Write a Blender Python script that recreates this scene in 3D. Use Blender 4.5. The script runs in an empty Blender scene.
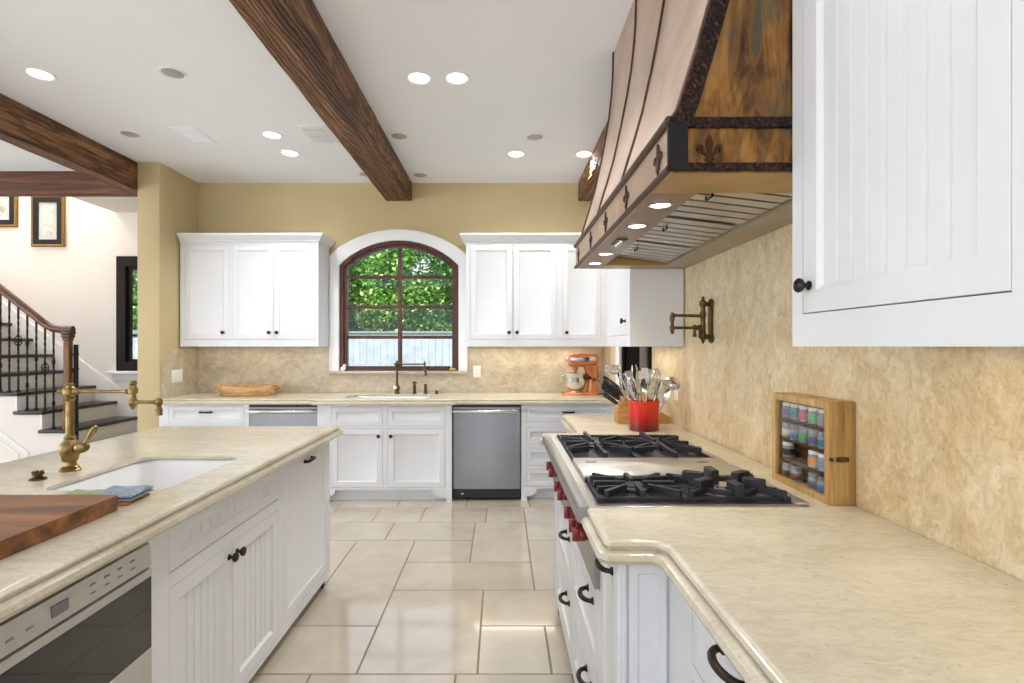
import bpy, bmesh, math, random
from mathutils import Matrix, Vector, Quaternion
from mathutils.geometry import tessellate_polygon
random.seed(7)
PI = math.pi
COL = bpy.context.scene.collection
WM = {}
EYE = 1.38
F = 520.0

def at(px, py, Y):
    """point seen at a given place of the photograph, at distance Y"""
    return Vector(((px - 501) / F * Y, Y, EYE + (346.5 - py) / F * Y))

# ------------------------------------------------------------------ materials
def lin(c):
    c = c / 255.0
    return c / 12.92 if c <= 0.04045 else ((c + 0.055) / 1.055) ** 2.4

def rgb(r, g, b):
    return (lin(r), lin(g), lin(b), 1.0)

class NT:
    def __init__(self, name):
        self.m = bpy.data.materials.new(name)
        self.m.use_nodes = True
        self.t = self.m.node_tree
        self.p = self.t.nodes['Principled BSDF']
        self.geo = self.t.nodes.new('ShaderNodeNewGeometry')
    def n(self, kind, **kw):
        nd = self.t.nodes.new(kind)
        for k, v in kw.items():
            setattr(nd, k, v)
        return nd
    def l(self, a, b):
        self.t.links.new(a, b)
    def pos(self, scale=(1, 1, 1), rot=(0, 0, 0)):
        mp = self.n('ShaderNodeMapping')
        mp.inputs['Scale'].default_value = scale
        mp.inputs['Rotation'].default_value = rot
        self.l(self.geo.outputs['Position'], mp.inputs['Vector'])
        return mp.outputs['Vector']
    def noise(self, vec, scale, detail=4, rough=0.5, dist=0.0):
        nd = self.n('ShaderNodeTexNoise')
        nd.inputs['Scale'].default_value = scale
        nd.inputs['Detail'].default_value = detail
        nd.inputs['Roughness'].default_value = rough
        nd.inputs['Distortion'].default_value = dist
        self.l(vec, nd.inputs['Vector'])
        return nd.outputs['Fac']
    def ramp(self, fac, stops):
        r = self.n('ShaderNodeValToRGB')
        e = r.color_ramp.elements
        while len(e) < len(stops):
            e.new(0.5)
        for i, (p, c) in enumerate(stops):
            e[i].position = p
            e[i].color = c
        self.l(fac, r.inputs['Fac'])
        return r.outputs['Color']
    def mix(self, fac, a, b, mode='MIX'):
        m = self.n('ShaderNodeMix', data_type='RGBA', blend_type=mode)
        if isinstance(fac, (int, float)):
            m.inputs['Factor'].default_value = fac
        else:
            self.l(fac, m.inputs['Factor'])
        for s, v in ((6, a), (7, b)):
            if isinstance(v, tuple):
                m.inputs[s].default_value = v
            else:
                self.l(v, m.inputs[s])
        return m.outputs[2]
    def bump(self, h, strength=0.2, dist=0.01, normal=None):
        b = self.n('ShaderNodeBump')
        b.inputs['Strength'].default_value = strength
        b.inputs['Distance'].default_value = dist
        self.l(h, b.inputs['Height'])
        if normal is not None:
            self.l(normal, b.inputs['Normal'])
        self.l(b.outputs['Normal'], self.p.inputs['Normal'])
        return b.outputs['Normal']
    def set(self, **kw):
        for k, v in kw.items():
            i = self.p.inputs[k.replace('_', ' ')]
            if hasattr(v, 'is_linked') or isinstance(v, bpy.types.NodeSocket):
                self.l(v, i)
            else:
                i.default_value = v
        return self

def plain(name, c, rough=0.5, metal=0.0, var=0.06, scale=8.0, bump=0.0, coat=0.0, bscale=None):
    t = NT(name)
    v = t.pos()
    f = t.noise(v, scale, 3)
    lo = tuple(x * (1 - var) for x in c[:3]) + (1,)
    hi = tuple(min(1, x * (1 + var)) for x in c[:3]) + (1,)
    t.set(Base_Color=t.ramp(f, [(0.3, lo), (0.7, hi)]), Roughness=rough, Metallic=metal)
    if coat:
        t.p.inputs['Coat Weight'].default_value = coat
        t.p.inputs['Coat Roughness'].default_value = 0.08
    if bump:
        t.bump(t.noise(v, bscale or scale * 6, 4), bump, 0.004)
    return t.m

def wood(name, axis, dark, mid, light, rough=0.5, fine=9.0, bump=0.35, stretch=0.07, dist=1.2, bdist=0.01, ringy=False):
    t = NT(name)
    sc = [1.0, 1.0, 1.0]
    sc[axis] = stretch
    v = t.pos(tuple(sc))
    f1 = t.noise(v, fine, 5, 0.55, dist)
    f2 = t.noise(v, fine * 6, 4, 0.6, 0.4)
    c1 = t.ramp(f1, [(0.30, dark), (0.50, mid), (0.70, light)])
    c2 = t.ramp(f2, [(0.35, (0.5, 0.46, 0.44, 1)), (0.6, (1, 1, 1, 1))])
    t.set(Base_Color=t.mix(0.7, c1, c2, 'MULTIPLY'), Roughness=rough)
    ad = t.n('ShaderNodeMath', operation='ADD')
    t.l(f1, ad.inputs[0]); t.l(f2, ad.inputs[1])
    h = ad.outputs[0]
    if ringy:
        w = t.n('ShaderNodeTexWave', wave_type='RINGS', rings_direction='XYZ'[axis] if False else 'Z')
        w.inputs['Scale'].default_value = 13.0
        w.inputs['Distortion'].default_value = 9.0
        w.inputs['Detail'].default_value = 3.0
        w.inputs['Detail Scale'].default_value = 1.3
        t.l(t.pos(tuple(1.0 if i != axis else 0.16 for i in range(3))), w.inputs['Vector'])
        wc = t.ramp(w.outputs['Fac'], [(0.15, (0.36, 0.31, 0.28, 1)), (0.55, (1, 1, 1, 1))])
        t.set(Base_Color=t.mix(0.75, t.mix(0.7, c1, c2, 'MULTIPLY'), wc, 'MULTIPLY'))
        a2 = t.n('ShaderNodeMath', operation='ADD')
        t.l(h, a2.inputs[0]); t.l(w.outputs['Fac'], a2.inputs[1])
        h = a2.outputs[0]
    t.bump(h, bump, bdist)
    return t.m

M = {}
M['white'] = plain('white_cabinet_paint', rgb(228, 231, 236), 0.32, var=0.012, scale=3)
M['ceil'] = plain('ceiling_paint', rgb(243, 247, 254), 0.9, var=0.01, scale=2)
M['trimw'] = plain('trim_paint', rgb(242, 245, 249), 0.4, var=0.01)
M['tan'] = plain('tan_wall_paint', rgb(200, 183, 142), 0.85, var=0.03, scale=3, bump=0.04)
M['hall'] = plain('hall_wall_paint', rgb(240, 234, 227), 0.85, var=0.01, scale=3)
M['bronze'] = plain('oil_rubbed_bronze', rgb(62, 52, 45), 0.38, 0.85, var=0.25, scale=60)
M['brass'] = plain('aged_brass', rgb(142, 118, 76), 0.3, 0.95, var=0.35, scale=30)
M['abrass'] = plain('antique_brass', rgb(96, 80, 54), 0.34, 0.9, var=0.35, scale=40)
M['iron'] = plain('black_cast_iron', rgb(38, 41, 50), 0.5, 0.2, var=0.12, scale=60, bump=0.15)
M['wiron'] = plain('wrought_iron', rgb(26, 24, 24), 0.5, 0.4, var=0.1, scale=40)
M['red'] = plain('red_knob_plastic', rgb(128, 16, 28), 0.28, coat=0.4, var=0.1)
M['steelp'] = plain('polished_steel', rgb(205, 205, 205), 0.18, 1.0, var=0.06, scale=20)
M['chrome'] = plain('utensil_steel', rgb(215, 214, 212), 0.2, 1.0, var=0.08, scale=30)
M['greyp'] = plain('grey_plastic', rgb(150, 150, 150), 0.5, var=0.03)
M['clear'] = plain('milky_plastic', rgb(222, 220, 215), 0.3, var=0.04)
M['black'] = plain('black_plastic', rgb(22, 22, 24), 0.35, var=0.1)
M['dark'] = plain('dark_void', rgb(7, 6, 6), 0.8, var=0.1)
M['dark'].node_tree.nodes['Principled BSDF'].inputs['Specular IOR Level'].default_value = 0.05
M['winwood'] = wood('window_wood', 2, rgb(64, 34, 30), rgb(92, 50, 42), rgb(108, 62, 52), 0.4, 12, 0.08)
M['hallwin'] = wood('hall_window_wood', 2, rgb(24, 17, 15), rgb(36, 26, 23), rgb(44, 33, 29), 0.4, 12, 0.08)
M['hallwin'].node_tree.nodes['Principled BSDF'].inputs['Specular IOR Level'].default_value = 0.15
M['case_shade'] = wood('shaded_case_wood', 2, rgb(70, 44, 22), rgb(100, 66, 34), rgb(120, 82, 46), 0.5, 12, 0.06)  # oak darkened in colour for the shade inside the spice case
M['beamy'] = wood('beam_wood_lengthwise', 1, rgb(82, 52, 32), rgb(144, 97, 61), rgb(186, 138, 96), 0.55, 11, 0.9, 0.05, 1.5, 0.02, True)
M['beamx'] = wood('beam_wood_crosswise', 0, rgb(58, 34, 22), rgb(104, 62, 40), rgb(134, 86, 56), 0.6, 8, 0.7, 0.06, 1.5, 0.02)
M['newel'] = wood('newel_wood', 2, rgb(84, 54, 24), rgb(124, 82, 38), rgb(148, 102, 52), 0.45, 12, 0.1)
M['rail'] = wood('handrail_wood', 0, rgb(62, 36, 18), rgb(98, 60, 30), rgb(124, 80, 42), 0.35, 12, 0.1)
M['tread'] = wood('dark_tread_wood', 1, rgb(26, 20, 18), rgb(44, 34, 30), rgb(60, 46, 40), 0.3, 12, 0.08)
M['board'] = wood('cutting_board_wood', 0, rgb(92, 54, 24), rgb(134, 84, 42), rgb(166, 110, 60), 0.42, 9, 0.08, 0.12)
M['oak'] = wood('honey_oak', 2, rgb(168, 132, 76), rgb(198, 162, 102), rgb(214, 182, 124), 0.42, 12, 0.06)
M['block'] = wood('knife_block_wood', 0, rgb(160, 112, 56), rgb(196, 146, 82), rgb(214, 168, 104), 0.45, 12, 0.06)
M['tray'] = wood('wooden_tray', 0, rgb(180, 136, 80), rgb(206, 164, 106), rgb(220, 182, 126), 0.5, 9, 0.1)
M['spoonwood'] = wood('spoon_wood', 2, rgb(196, 150, 86), rgb(222, 180, 112), rgb(232, 196, 134), 0.5, 14, 0.06)

def steel(name, axis, c, rough=0.3):
    t = NT(name)
    sc = [160.0] * 3
    sc[axis] = 1.2
    f = t.noise(t.pos(tuple(sc)), 1.0, 3)
    g = t.noise(t.pos(), 2.5, 2)
    lo = tuple(x * 0.86 for x in c[:3]) + (1,)
    t.set(Base_Color=t.ramp(f, [(0.3, lo), (0.7, c)]), Metallic=0.95)
    r = t.n('ShaderNodeMapRange')
    r.inputs['To Min'].default_value = rough * 0.85
    r.inputs['To Max'].default_value = rough * 1.15
    t.l(g, r.inputs['Value'])
    t.set(Roughness=r.outputs['Result'])
    t.p.inputs['Anisotropic'].default_value = 0.5
    t.bump(f, 0.05, 0.001)
    return t.m
M['steelz'] = steel('brushed_steel_upright', 2, rgb(150, 152, 156), 0.24)
M['steelx'] = steel('brushed_steel_across', 0, rgb(214, 211, 206), 0.32)
M['steely'] = steel('brushed_steel_lengthwise', 1, rgb(166, 165, 164), 0.32)

def stone(name, cols, scale, rough, rot=(0, 0, 0), stretch=(1, 1, 1), fleck=None, bump=0.0, coat=0.0, flake=0):
    t = NT(name)
    v = t.pos(stretch, rot)
    a = t.noise(v, scale, 6, 0.6, 0.8)
    b = t.noise(v, scale * 3.7, 5, 0.65, 1.5)
    c = t.noise(v, scale * 0.35, 3, 0.5, 0.3)
    col = t.ramp(a, [(0.32, cols[0]), (0.5, cols[1]), (0.68, cols[2])])
    col = t.mix(0.45, col, t.ramp(b, [(0.36, cols[3]), (0.52, cols[1]), (0.66, cols[2])]))
    col = t.mix(0.3, col, t.ramp(c, [(0.35, cols[0]), (0.65, cols[2])]))
    if flake:
        dn = t.n('ShaderNodeTexNoise'); dn.inputs['Scale'].default_value = scale * 1.5; t.l(v, dn.inputs['Vector'])
        mv = t.n('ShaderNodeVectorMath', operation='MULTIPLY_ADD'); t.l(dn.outputs['Color'], mv.inputs[0]); mv.inputs[1].default_value = (.22, .22, .22); t.l(v, mv.inputs[2])
        vo = t.n('ShaderNodeTexVoronoi'); vo.inputs['Scale'].default_value = flake; t.l(mv.outputs[0], vo.inputs['Vector'])
        sx_ = t.n('ShaderNodeSeparateColor'); t.l(vo.outputs['Color'], sx_.inputs[0])
        col = t.mix(1.0, col, t.ramp(sx_.outputs[0], [(0.0, (0.90, 0.885, 0.86, 1)), (0.4, (0.98, 0.98, 0.97, 1)), (1.0, (1.04, 1.045, 1.05, 1))]), 'MULTIPLY')
    if fleck:
        fl = t.noise(v, scale * 9, 3, 0.5, 2.0)
        m = t.ramp(fl, [(0.64, (0, 0, 0, 1)), (0.70, (1, 1, 1, 1))])
        b2 = t.n('ShaderNodeRGBToBW')
        t.l(m, b2.inputs[0])
        ml = t.n('ShaderNodeMath', operation='MULTIPLY')
        ml.inputs[1].default_value = 0.55
        t.l(b2.outputs[0], ml.inputs[0])
        col = t.mix(ml.outputs[0], col, fleck)
    t.set(Base_Color=col, Roughness=rough)
    if coat:
        t.p.inputs['Coat Weight'].default_value = coat
        t.p.inputs['Coat Roughness'].default_value = 0.1
    if bump:
        t.bump(b, bump, 0.004)
    return t.m
M['counter'] = stone('cream_limestone', (rgb(188, 180, 158), rgb(205, 198, 178), rgb(217, 211, 196), rgb(174, 164, 140)), 5, 0.2,
                     stretch=(1.0, 2.2, 1.6), rot=(0, 0, 0.3), fleck=rgb(164, 148, 112))
M['splash'] = stone('honey_limestone_slab', (rgb(196, 170, 122), rgb(220, 200, 160), rgb(236, 226, 202), rgb(172, 144, 98)), 8, 0.38,
                    stretch=(1.2, 1.2, 0.8), rot=(0.4, 0.1, 0), fleck=rgb(160, 132, 86), bump=0.08, flake=26)
M['splashb'] = stone('beige_limestone_slab', (rgb(170, 155, 128), rgb(198, 186, 163), rgb(219, 209, 190), rgb(154, 137, 108)), 8, 0.38,
                     stretch=(1.0, 1.6, 1.2), rot=(0.2, 0.3, 0), fleck=rgb(164, 144, 106), bump=0.06, flake=14)

def tile_mat():
    t = NT('limestone_floor_tile')
    v = t.pos()
    r = t.geo.outputs['Random Per Island']
    base = t.ramp(r, [(0.0, rgb(176, 166, 148)), (0.5, rgb(187, 177, 160)), (1.0, rgb(196, 187, 171))])
    n = t.noise(v, 3.0, 5, 0.6, 0.8)
    col = t.mix(0.45, base, t.ramp(n, [(0.3, rgb(170, 158, 140)), (0.7, rgb(202, 193, 178))]))
    t.set(Base_Color=col, Roughness=t.ramp(n, [(0.3, (0.10, 0.10, 0.10, 1)), (0.7, (0.17, 0.17, 0.17, 1))]))
    t.p.inputs['Coat Weight'].default_value = 0.7
    t.p.inputs['Coat Roughness'].default_value = 0.07
    t.bump(t.noise(v, 2.0, 2), 0.03, 0.01)
    return t.m
M['tile'] = tile_mat()
M['grout'] = plain('floor_grout', rgb(128, 114, 92), 0.9, scale=40, var=0.1)

def copper_light():
    t = NT('satin_copper_sheet')
    v = t.pos()
    n = t.noise(v, 4.0, 4, 0.5, 0.5)
    t.set(Base_Color=t.ramp(n, [(0.3, rgb(196, 172, 154)), (0.7, rgb(222, 202, 186))]), Metallic=0.8, Roughness=0.42)
    return t.m
M['copper'] = copper_light()

def copper_patina():
    t = NT('patina_copper_sheet')
    v = t.pos((3.0, 3.0, 1.0))
    n = t.noise(v, 2.6, 6, 0.6, 1.2)
    n2 = t.noise(t.pos((8, 8, 1.5)), 2.0, 5, 0.65, 0.8)
    c = t.ramp(n, [(0.36, rgb(52, 34, 22)), (0.46, rgb(116, 78, 36)), (0.54, rgb(170, 124, 64)), (0.62, rgb(120, 110, 84))])
    c = t.mix(0.55, c, t.ramp(n2, [(0.42, rgb(58, 38, 30)), (0.58, rgb(168, 120, 60))]))
    t.set(Base_Color=c, Metallic=0.6, Roughness=0.42)
    t.bump(n2, 0.08, 0.004)
    return t.m
M['patina'] = copper_patina()

def hammered():
    t = NT('hammered_dark_copper')
    v = t.pos()
    vo = t.n('ShaderNodeTexVoronoi')
    vo.inputs['Scale'].default_value = 95.0
    t.l(v, vo.inputs['Vector'])
    n = t.noise(v, 90.0, 3, 0.6)
    t.set(Base_Color=t.ramp(n, [(0.35, rgb(26, 18, 19)), (0.58, rgb(52, 33, 29)), (0.76, rgb(124, 80, 54))]), Metallic=0.7, Roughness=0.4)
    t.bump(vo.outputs['Distance'], 0.8, 0.006)
    return t.m
M['hammered'] = hammered()
M['strap'] = plain('dark_copper_strap', rgb(92, 68, 58), 0.4, 0.8, var=0.2, scale=40)
M['lip'] = plain('warm_copper_lip', rgb(186, 156, 106), 0.38, 0.7, var=0.15, scale=6)
M['lilyf'] = plain('dark_copper_ornament', rgb(72, 50, 42), 0.45, 0.6, var=0.3, scale=60)
M['lily'] = plain('aged_copper_ornament', rgb(74, 46, 26), 0.42, 0.75, var=0.3, scale=60)

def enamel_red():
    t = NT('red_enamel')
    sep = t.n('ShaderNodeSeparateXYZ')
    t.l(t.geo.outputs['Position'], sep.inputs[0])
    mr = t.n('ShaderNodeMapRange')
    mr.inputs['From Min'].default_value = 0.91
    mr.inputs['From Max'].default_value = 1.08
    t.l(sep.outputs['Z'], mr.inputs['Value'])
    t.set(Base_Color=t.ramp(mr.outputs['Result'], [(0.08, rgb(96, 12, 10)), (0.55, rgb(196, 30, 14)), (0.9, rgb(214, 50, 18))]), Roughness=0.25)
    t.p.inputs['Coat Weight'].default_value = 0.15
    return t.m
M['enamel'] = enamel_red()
M['mixer'] = plain('copper_orange_enamel', rgb(214, 132, 80), 0.25, 0.55, var=0.08, scale=20, coat=0.5)

def glass_mat(name, tint=(1, 1, 1, 1), refl=1.0):
    m = bpy.data.materials.new(name)
    m.use_nodes = True
    t = m.node_tree
    for n in list(t.nodes):
        t.nodes.remove(n)
    out = t.nodes.new('ShaderNodeOutputMaterial')
    tr = t.nodes.new('ShaderNodeBsdfTransparent')
    tr.inputs['Color'].default_value = tint
    gl = t.nodes.new('ShaderNodeBsdfGlossy')
    gl.inputs['Roughness'].default_value = 0.02
    fr = t.nodes.new('ShaderNodeLayerWeight')
    fr.inputs['Blend'].default_value = 0.5
    pw = t.nodes.new('ShaderNodeMath')
    pw.operation = 'POWER'
    pw.inputs[1].default_value = 4.0
    mu = t.nodes.new('ShaderNodeMath')
    mu.operation = 'MULTIPLY_ADD'
    mu.inputs[1].default_value = refl * 0.6
    mu.inputs[2].default_value = refl * 0.03
    mx = t.nodes.new('ShaderNodeMixShader')
    t.links.new(fr.outputs['Facing'], pw.inputs[0])
    t.links.new(pw.outputs[0], mu.inputs[0])
    t.links.new(mu.outputs[0], mx.inputs[0])
    t.links.new(tr.outputs[0], mx.inputs[1])
    t.links.new(gl.outputs[0], mx.inputs[2])
    t.links.new(mx.outputs[0], out.inputs['Surface'])
    return m
M['pane'] = glass_mat('window_glass', (0.98, 0.99, 0.99, 1), 0.7)
M['caseglass'] = glass_mat('display_glass', (0.96, 0.96, 0.96, 1), 1.0)
M['panelsteel'] = plain('light_satin_steel', rgb(206, 204, 199), 0.5, 0.7, var=.04, scale=30)
M['ovenglass'] = plain('dark_oven_glass', rgb(30, 30, 32), 0.03, 0.0, var=0.05, coat=0.5)

def emit(name, c, s):
    m = bpy.data.materials.new(name)
    m.use_nodes = True
    p = m.node_tree.nodes['Principled BSDF']
    p.inputs['Base Color'].default_value = c
    p.inputs['Emission Color'].default_value = c
    p.inputs['Emission Strength'].default_value = s
    return m
M['lamp'] = emit('lamp_lens', (1, 0.97, 0.92, 1), 6.0)
M['lampdim'] = plain('unlit_lamp_reflector', rgb(178, 178, 178), 0.5, 0.2, var=0.1)
M['hoodlamp'] = emit('hood_lamp_lens', (1, 0.93, 0.82, 1), 7.0)
M['display'] = emit('display_screen', (0.16, 0.16, 0.18, 1), 0.1)
M['mat_blue'] = plain('blue_knit_cloth', rgb(138, 154, 168), 0.9, var=0.25, scale=80, bump=0.4)
M['mat_green'] = plain('green_knit_cloth', rgb(150, 164, 116), 0.9, var=0.2, scale=80, bump=0.4)
M['mat_orange'] = plain('orange_brown_cloth', rgb(184, 120, 74), 0.9, var=0.2, scale=80, bump=0.4)
M['porcelain'] = plain('white_porcelain', rgb(240, 241, 243), 0.35, var=0.01, coat=0.3)
M['gold'] = plain('gilded_frame', rgb(150, 118, 62), 0.4, 0.6, var=0.25, scale=30)
M['matboard'] = plain('mat_board', rgb(200, 208, 212), 0.8, var=0.03)
def art(name, a, b, c, sc):
    t = NT(name)
    n = t.noise(t.pos((1, 1, 1.6)), sc, 6, 0.6, 1.0)
    t.set(Base_Color=t.ramp(n, [(0.38, a), (0.5, b), (0.6, c)]), Roughness=0.7)
    return t.m
M['art1'] = art('faded_landscape_print', rgb(176, 172, 164), rgb(222, 218, 208), rgb(206, 196, 186), 5)
M['art2'] = art('dim_portrait_print', rgb(150, 152, 140), rgb(210, 206, 196), rgb(226, 220, 208), 5)
def leaf(name, a, b, c):
    t = NT(name)
    r = t.geo.outputs['Random Per Island']
    t.set(Base_Color=t.ramp(r, [(0.0, a), (0.55, b), (1.0, c)]), Roughness=0.45)
    t.p.inputs['Subsurface Weight'].default_value = 0.0
    return t.m
M['leafa'] = leaf('dark_foliage', rgb(22, 60, 22), rgb(70, 138, 50), rgb(146, 200, 88))
M['leafb'] = leaf('light_foliage', rgb(70, 126, 46), rgb(130, 192, 80), rgb(196, 226, 128))
M['bark'] = plain('tree_bark', rgb(66, 54, 44), 0.9, var=0.3, scale=12, bump=0.5)
M['fence'] = plain('weathered_fence_paint', rgb(176, 184, 192), 0.8, var=0.14, scale=5)
M['lawn'] = plain('garden_ground', rgb(96, 120, 66), 0.95, var=0.3, scale=6)
M['siding'] = plain('neighbour_siding', rgb(214, 216, 222), 0.7, var=0.05)
M['stairw'] = plain('stair_white_paint', rgb(244, 243, 242), 0.45, var=0.01)
M['plate'] = plain('white_switch_plastic', rgb(240, 238, 232), 0.35, var=0.01)

# ------------------------------------------------------------------ mesh builder
class MB:
    def __init__(self):
        self.bm = bmesh.new()
    def merge(self, other, mtx=None):
        me = bpy.data.meshes.new('tmp')
        other.to_mesh(me)
        other.free()
        if mtx is not None:
            me.transform(mtx)
        self.bm.from_mesh(me)
        bpy.data.meshes.remove(me)
    def box(self, x0, x1, y0, y1, z0, z1, bev=0.0, seg=2, mtx=None):
        b = bmesh.new()
        bmesh.ops.create_cube(b, size=1.0)
        bmesh.ops.scale(b, vec=(abs(x1 - x0), abs(y1 - y0), abs(z1 - z0)), verts=b.verts)
        bmesh.ops.translate(b, vec=((x0 + x1) / 2, (y0 + y1) / 2, (z0 + z1) / 2), verts=b.verts)
        if bev > 0:
            bmesh.ops.bevel(b, geom=list(b.edges), offset=bev, segments=seg, profile=0.5, affect='EDGES')
        self.merge(b, mtx)
        return self
    def lathe(self, prof, center=(0, 0, 0), axis=(0, 0, 1), seg=24, cap=True):
        """prof: list of (radius, height)"""
        q = Vector((0, 0, 1)).rotation_difference(Vector(axis).normalized())
        c = Vector(center)
        rings = []
        for r, h in prof:
            if r < 1e-5:
                rings.append([self.bm.verts.new(c + q @ Vector((0, 0, h)))])
            else:
                rings.append([self.bm.verts.new(c + q @ Vector((r * math.cos(2 * PI * i / seg), r * math.sin(2 * PI * i / seg), h))) for i in range(seg)])
        for a, b in zip(rings, rings[1:]):
            for i in range(seg):
                j = (i + 1) % seg
                try:
                    if len(a) == 1 and len(b) == 1:
                        continue
                    if len(a) == 1:
                        self.bm.faces.new((a[0], b[j], b[i]))
                    elif len(b) == 1:
                        self.bm.faces.new((a[i], a[j], b[0]))
                    else:
                        self.bm.faces.new((a[i], a[j], b[j], b[i]))
                except ValueError:
                    pass
        if cap:
            if len(rings[0]) > 1:
                self.bm.faces.new(list(reversed(rings[0])))
            if len(rings[-1]) > 1:
                self.bm.faces.new(rings[-1])
        return self
    def tube(self, pts, r, seg=10, cap=True, flat=1.0, up=None):
        """swept tube; r number or list; flat squashes along the second normal"""
        pts = [Vector(p) for p in pts]
        n = len(pts)
        rs = r if isinstance(r, (list, tuple)) else [r] * n
        tang = []
        for i in range(n):
            a = pts[max(0, i - 1)]
            b = pts[min(n - 1, i + 1)]
            tang.append((b - a).normalized())
        ref = Vector(up) if up else (Vector((0, 0, 1)) if abs(tang[0].z) < 0.9 else Vector((1, 0, 0)))
        nrm = (ref - tang[0] * ref.dot(tang[0])).normalized()
        rings = []
        for i in range(n):
            if i > 0:
                q = tang[i - 1].rotation_difference(tang[i])
                nrm = (q @ nrm)
                nrm = (nrm - tang[i] * nrm.dot(tang[i])).normalized()
            bi = tang[i].cross(nrm)
            rings.append([self.bm.verts.new(pts[i] + nrm * (rs[i] * flat * math.cos(2 * PI * k / seg)) + bi * (rs[i] * math.sin(2 * PI * k / seg))) for k in range(seg)])
        for a, b in zip(rings, rings[1:]):
            for i in range(seg):
                j = (i + 1) % seg
                self.bm.faces.new((a[i], a[j], b[j], b[i]))
        if cap:
            self.bm.faces.new(list(reversed(rings[0])))
            self.bm.faces.new(rings[-1])
        return self
    def prism(self, poly, h0, h1, holes=(), fn=None):
        """poly: 2D points (a,b); extruded from h0 to h1 ; fn(a,b,h) -> xyz"""
        fn = fn or (lambda a, b, h: (a, b, h))
        loops = [list(poly)] + [list(h) for h in holes]
        tri = tessellate_polygon([[Vector((p[0], p[1], 0)) for p in lp] for lp in loops])
        flat = [p for lp in loops for p in lp]
        lo = [self.bm.verts.new(fn(p[0], p[1], h0)) for p in flat]
        hi = [self.bm.verts.new(fn(p[0], p[1], h1)) for p in flat]
        fs = []
        for t in tri:
            try:
                fs.append(self.bm.faces.new([lo[i] for i in t]))
                fs.append(self.bm.faces.new([hi[i] for i in reversed(t)]))
            except ValueError:
                pass
        k = 0
        for lp in loops:
            n = len(lp)
            for i in range(n):
                j = (i + 1) % n
                try:
                    self.bm.faces.new((lo[k + i], lo[k + j], hi[k + j], hi[k + i]))
                except ValueError:
                    pass
            k += n
        return self
    def slab(self, poly, flags, prof, holes=(), top=True, bottom=True, hole_z=None):
        """poly CCW outline; prof list of (outset,z) bottom->top; flags[i] tells whether edge i (i->i+1) takes the outset"""
        rings = []
        for d, z in prof:
            pp = offset(poly, flags, d)
            rings.append([self.bm.verts.new((p[0], p[1], z)) for p in pp])
        n = len(poly)
        for a, b in zip(rings, rings[1:]):
            for i in range(n):
                j = (i + 1) % n
                self.bm.faces.new((a[i], a[j], b[j], b[i]))
        hb, ht = [], []
        hz = prof[0][1] if hole_z is None else hole_z
        for h in holes:
            hb.append([self.bm.verts.new((p[0], p[1], hz)) for p in h])
            ht.append([self.bm.verts.new((p[0], p[1], prof[-1][1])) for p in h])
            m = len(h)
            for i in range(m):
                j = (i + 1) % m
                self.bm.faces.new((hb[-1][i], hb[-1][j], ht[-1][j], ht[-1][i]))
        for ring, hs, do in ((rings[0], hb, bottom), (rings[-1], ht, top)):
            if not do:
                continue
            loops = [[v.co.copy() for v in ring]] + [[v.co.copy() for v in h] for h in hs]
            flat = list(ring) + [v for h in hs for v in h]
            for t in tessellate_polygon(loops):
                try:
                    self.bm.faces.new([flat[i] for i in t])
                except ValueError:
                    pass
        return self
    def build(self, name, material, parent=None, T=None, smooth=38, recalc=True):
        bm = self.bm
        if T is not None:
            bm.transform(T)
        if parent is not None:
            bm.transform(WM[parent].inverted())
        if recalc:
            bmesh.ops.recalc_face_normals(bm, faces=bm.faces)
        a = math.radians(smooth)
        for f in bm.faces:
            f.smooth = True
        for e in bm.edges:
            if len(e.link_faces) == 2:
                e.smooth = e.calc_face_angle(0) < a
            else:
                e.smooth = False
        me = bpy.data.meshes.new(name)
        bm.to_mesh(me)
        bm.free()
        ms = material if isinstance(material, (list, tuple)) else [material]
        for m in ms:
            me.materials.append(M[m] if isinstance(m, str) else m)
        o = bpy.data.objects.new(name, me)
        COL.objects.link(o)
        if parent is not None:
            o.parent = parent
            WM[o] = WM[parent].copy()
        else:
            WM[o] = Matrix.Identity(4)
        return o

def offset(poly, flags, d):
    n = len(poly)
    out = []
    for i in range(n):
        p0, p1, p2 = Vector(poly[i - 1]), Vector(poly[i]), Vector(poly[(i + 1) % n])
        e1, e2 = (p1 - p0).normalized(), (p2 - p1).normalized()
        n1, n2 = Vector((e1.y, -e1.x)), Vector((e2.y, -e2.x))
        d1 = d if flags[i - 1] else 0.0
        d2 = d if flags[i] else 0.0
        den = e1.x * e2.y - e1.y * e2.x
        if abs(den) < 1e-4:
            out.append(p1 + n1 * ((d1 + d2) / 2))
            continue
        a = p0 + n1 * d1
        b = p1 + n2 * d2
        w = b - a
        s = (w.x * e2.y - w.y * e2.x) / den
        out.append(a + e1 * s)
    return out

def rrect(x0, x1, y0, y1, r, k=6):
    pts = []
    for cx, cy, a0 in ((x1 - r, y0 + r, -PI / 2), (x1 - r, y1 - r, 0), (x0 + r, y1 - r, PI / 2), (x0 + r, y0 + r, PI)):
        for i in range(k + 1):
            a = a0 + PI / 2 * i / k
            pts.append((cx + r * math.cos(a), cy + r * math.sin(a)))
    return pts

def tag(o, label, cat, group=None, kind=None):
    o['label'] = label
    o['category'] = cat
    if group:
        o['group'] = group
    if kind:
        o['kind'] = kind
    return o

def thing(name, label, cat, loc=(0, 0, 0), group=None, kind=None, rot=0.0):
    o = bpy.data.objects.new(name, None)
    COL.objects.link(o)
    o.location = loc
    o.rotation_euler = (0, 0, rot)
    WM[o] = Matrix.Translation(loc) @ Matrix.Rotation(rot, 4, 'Z')
    return tag(o, label, cat, group, kind)

def struct(o, label, cat):
    return tag(o, label, cat, None, 'structure')

def kids(o):
    return [c for c in COL.objects if c.parent is o]

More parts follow.
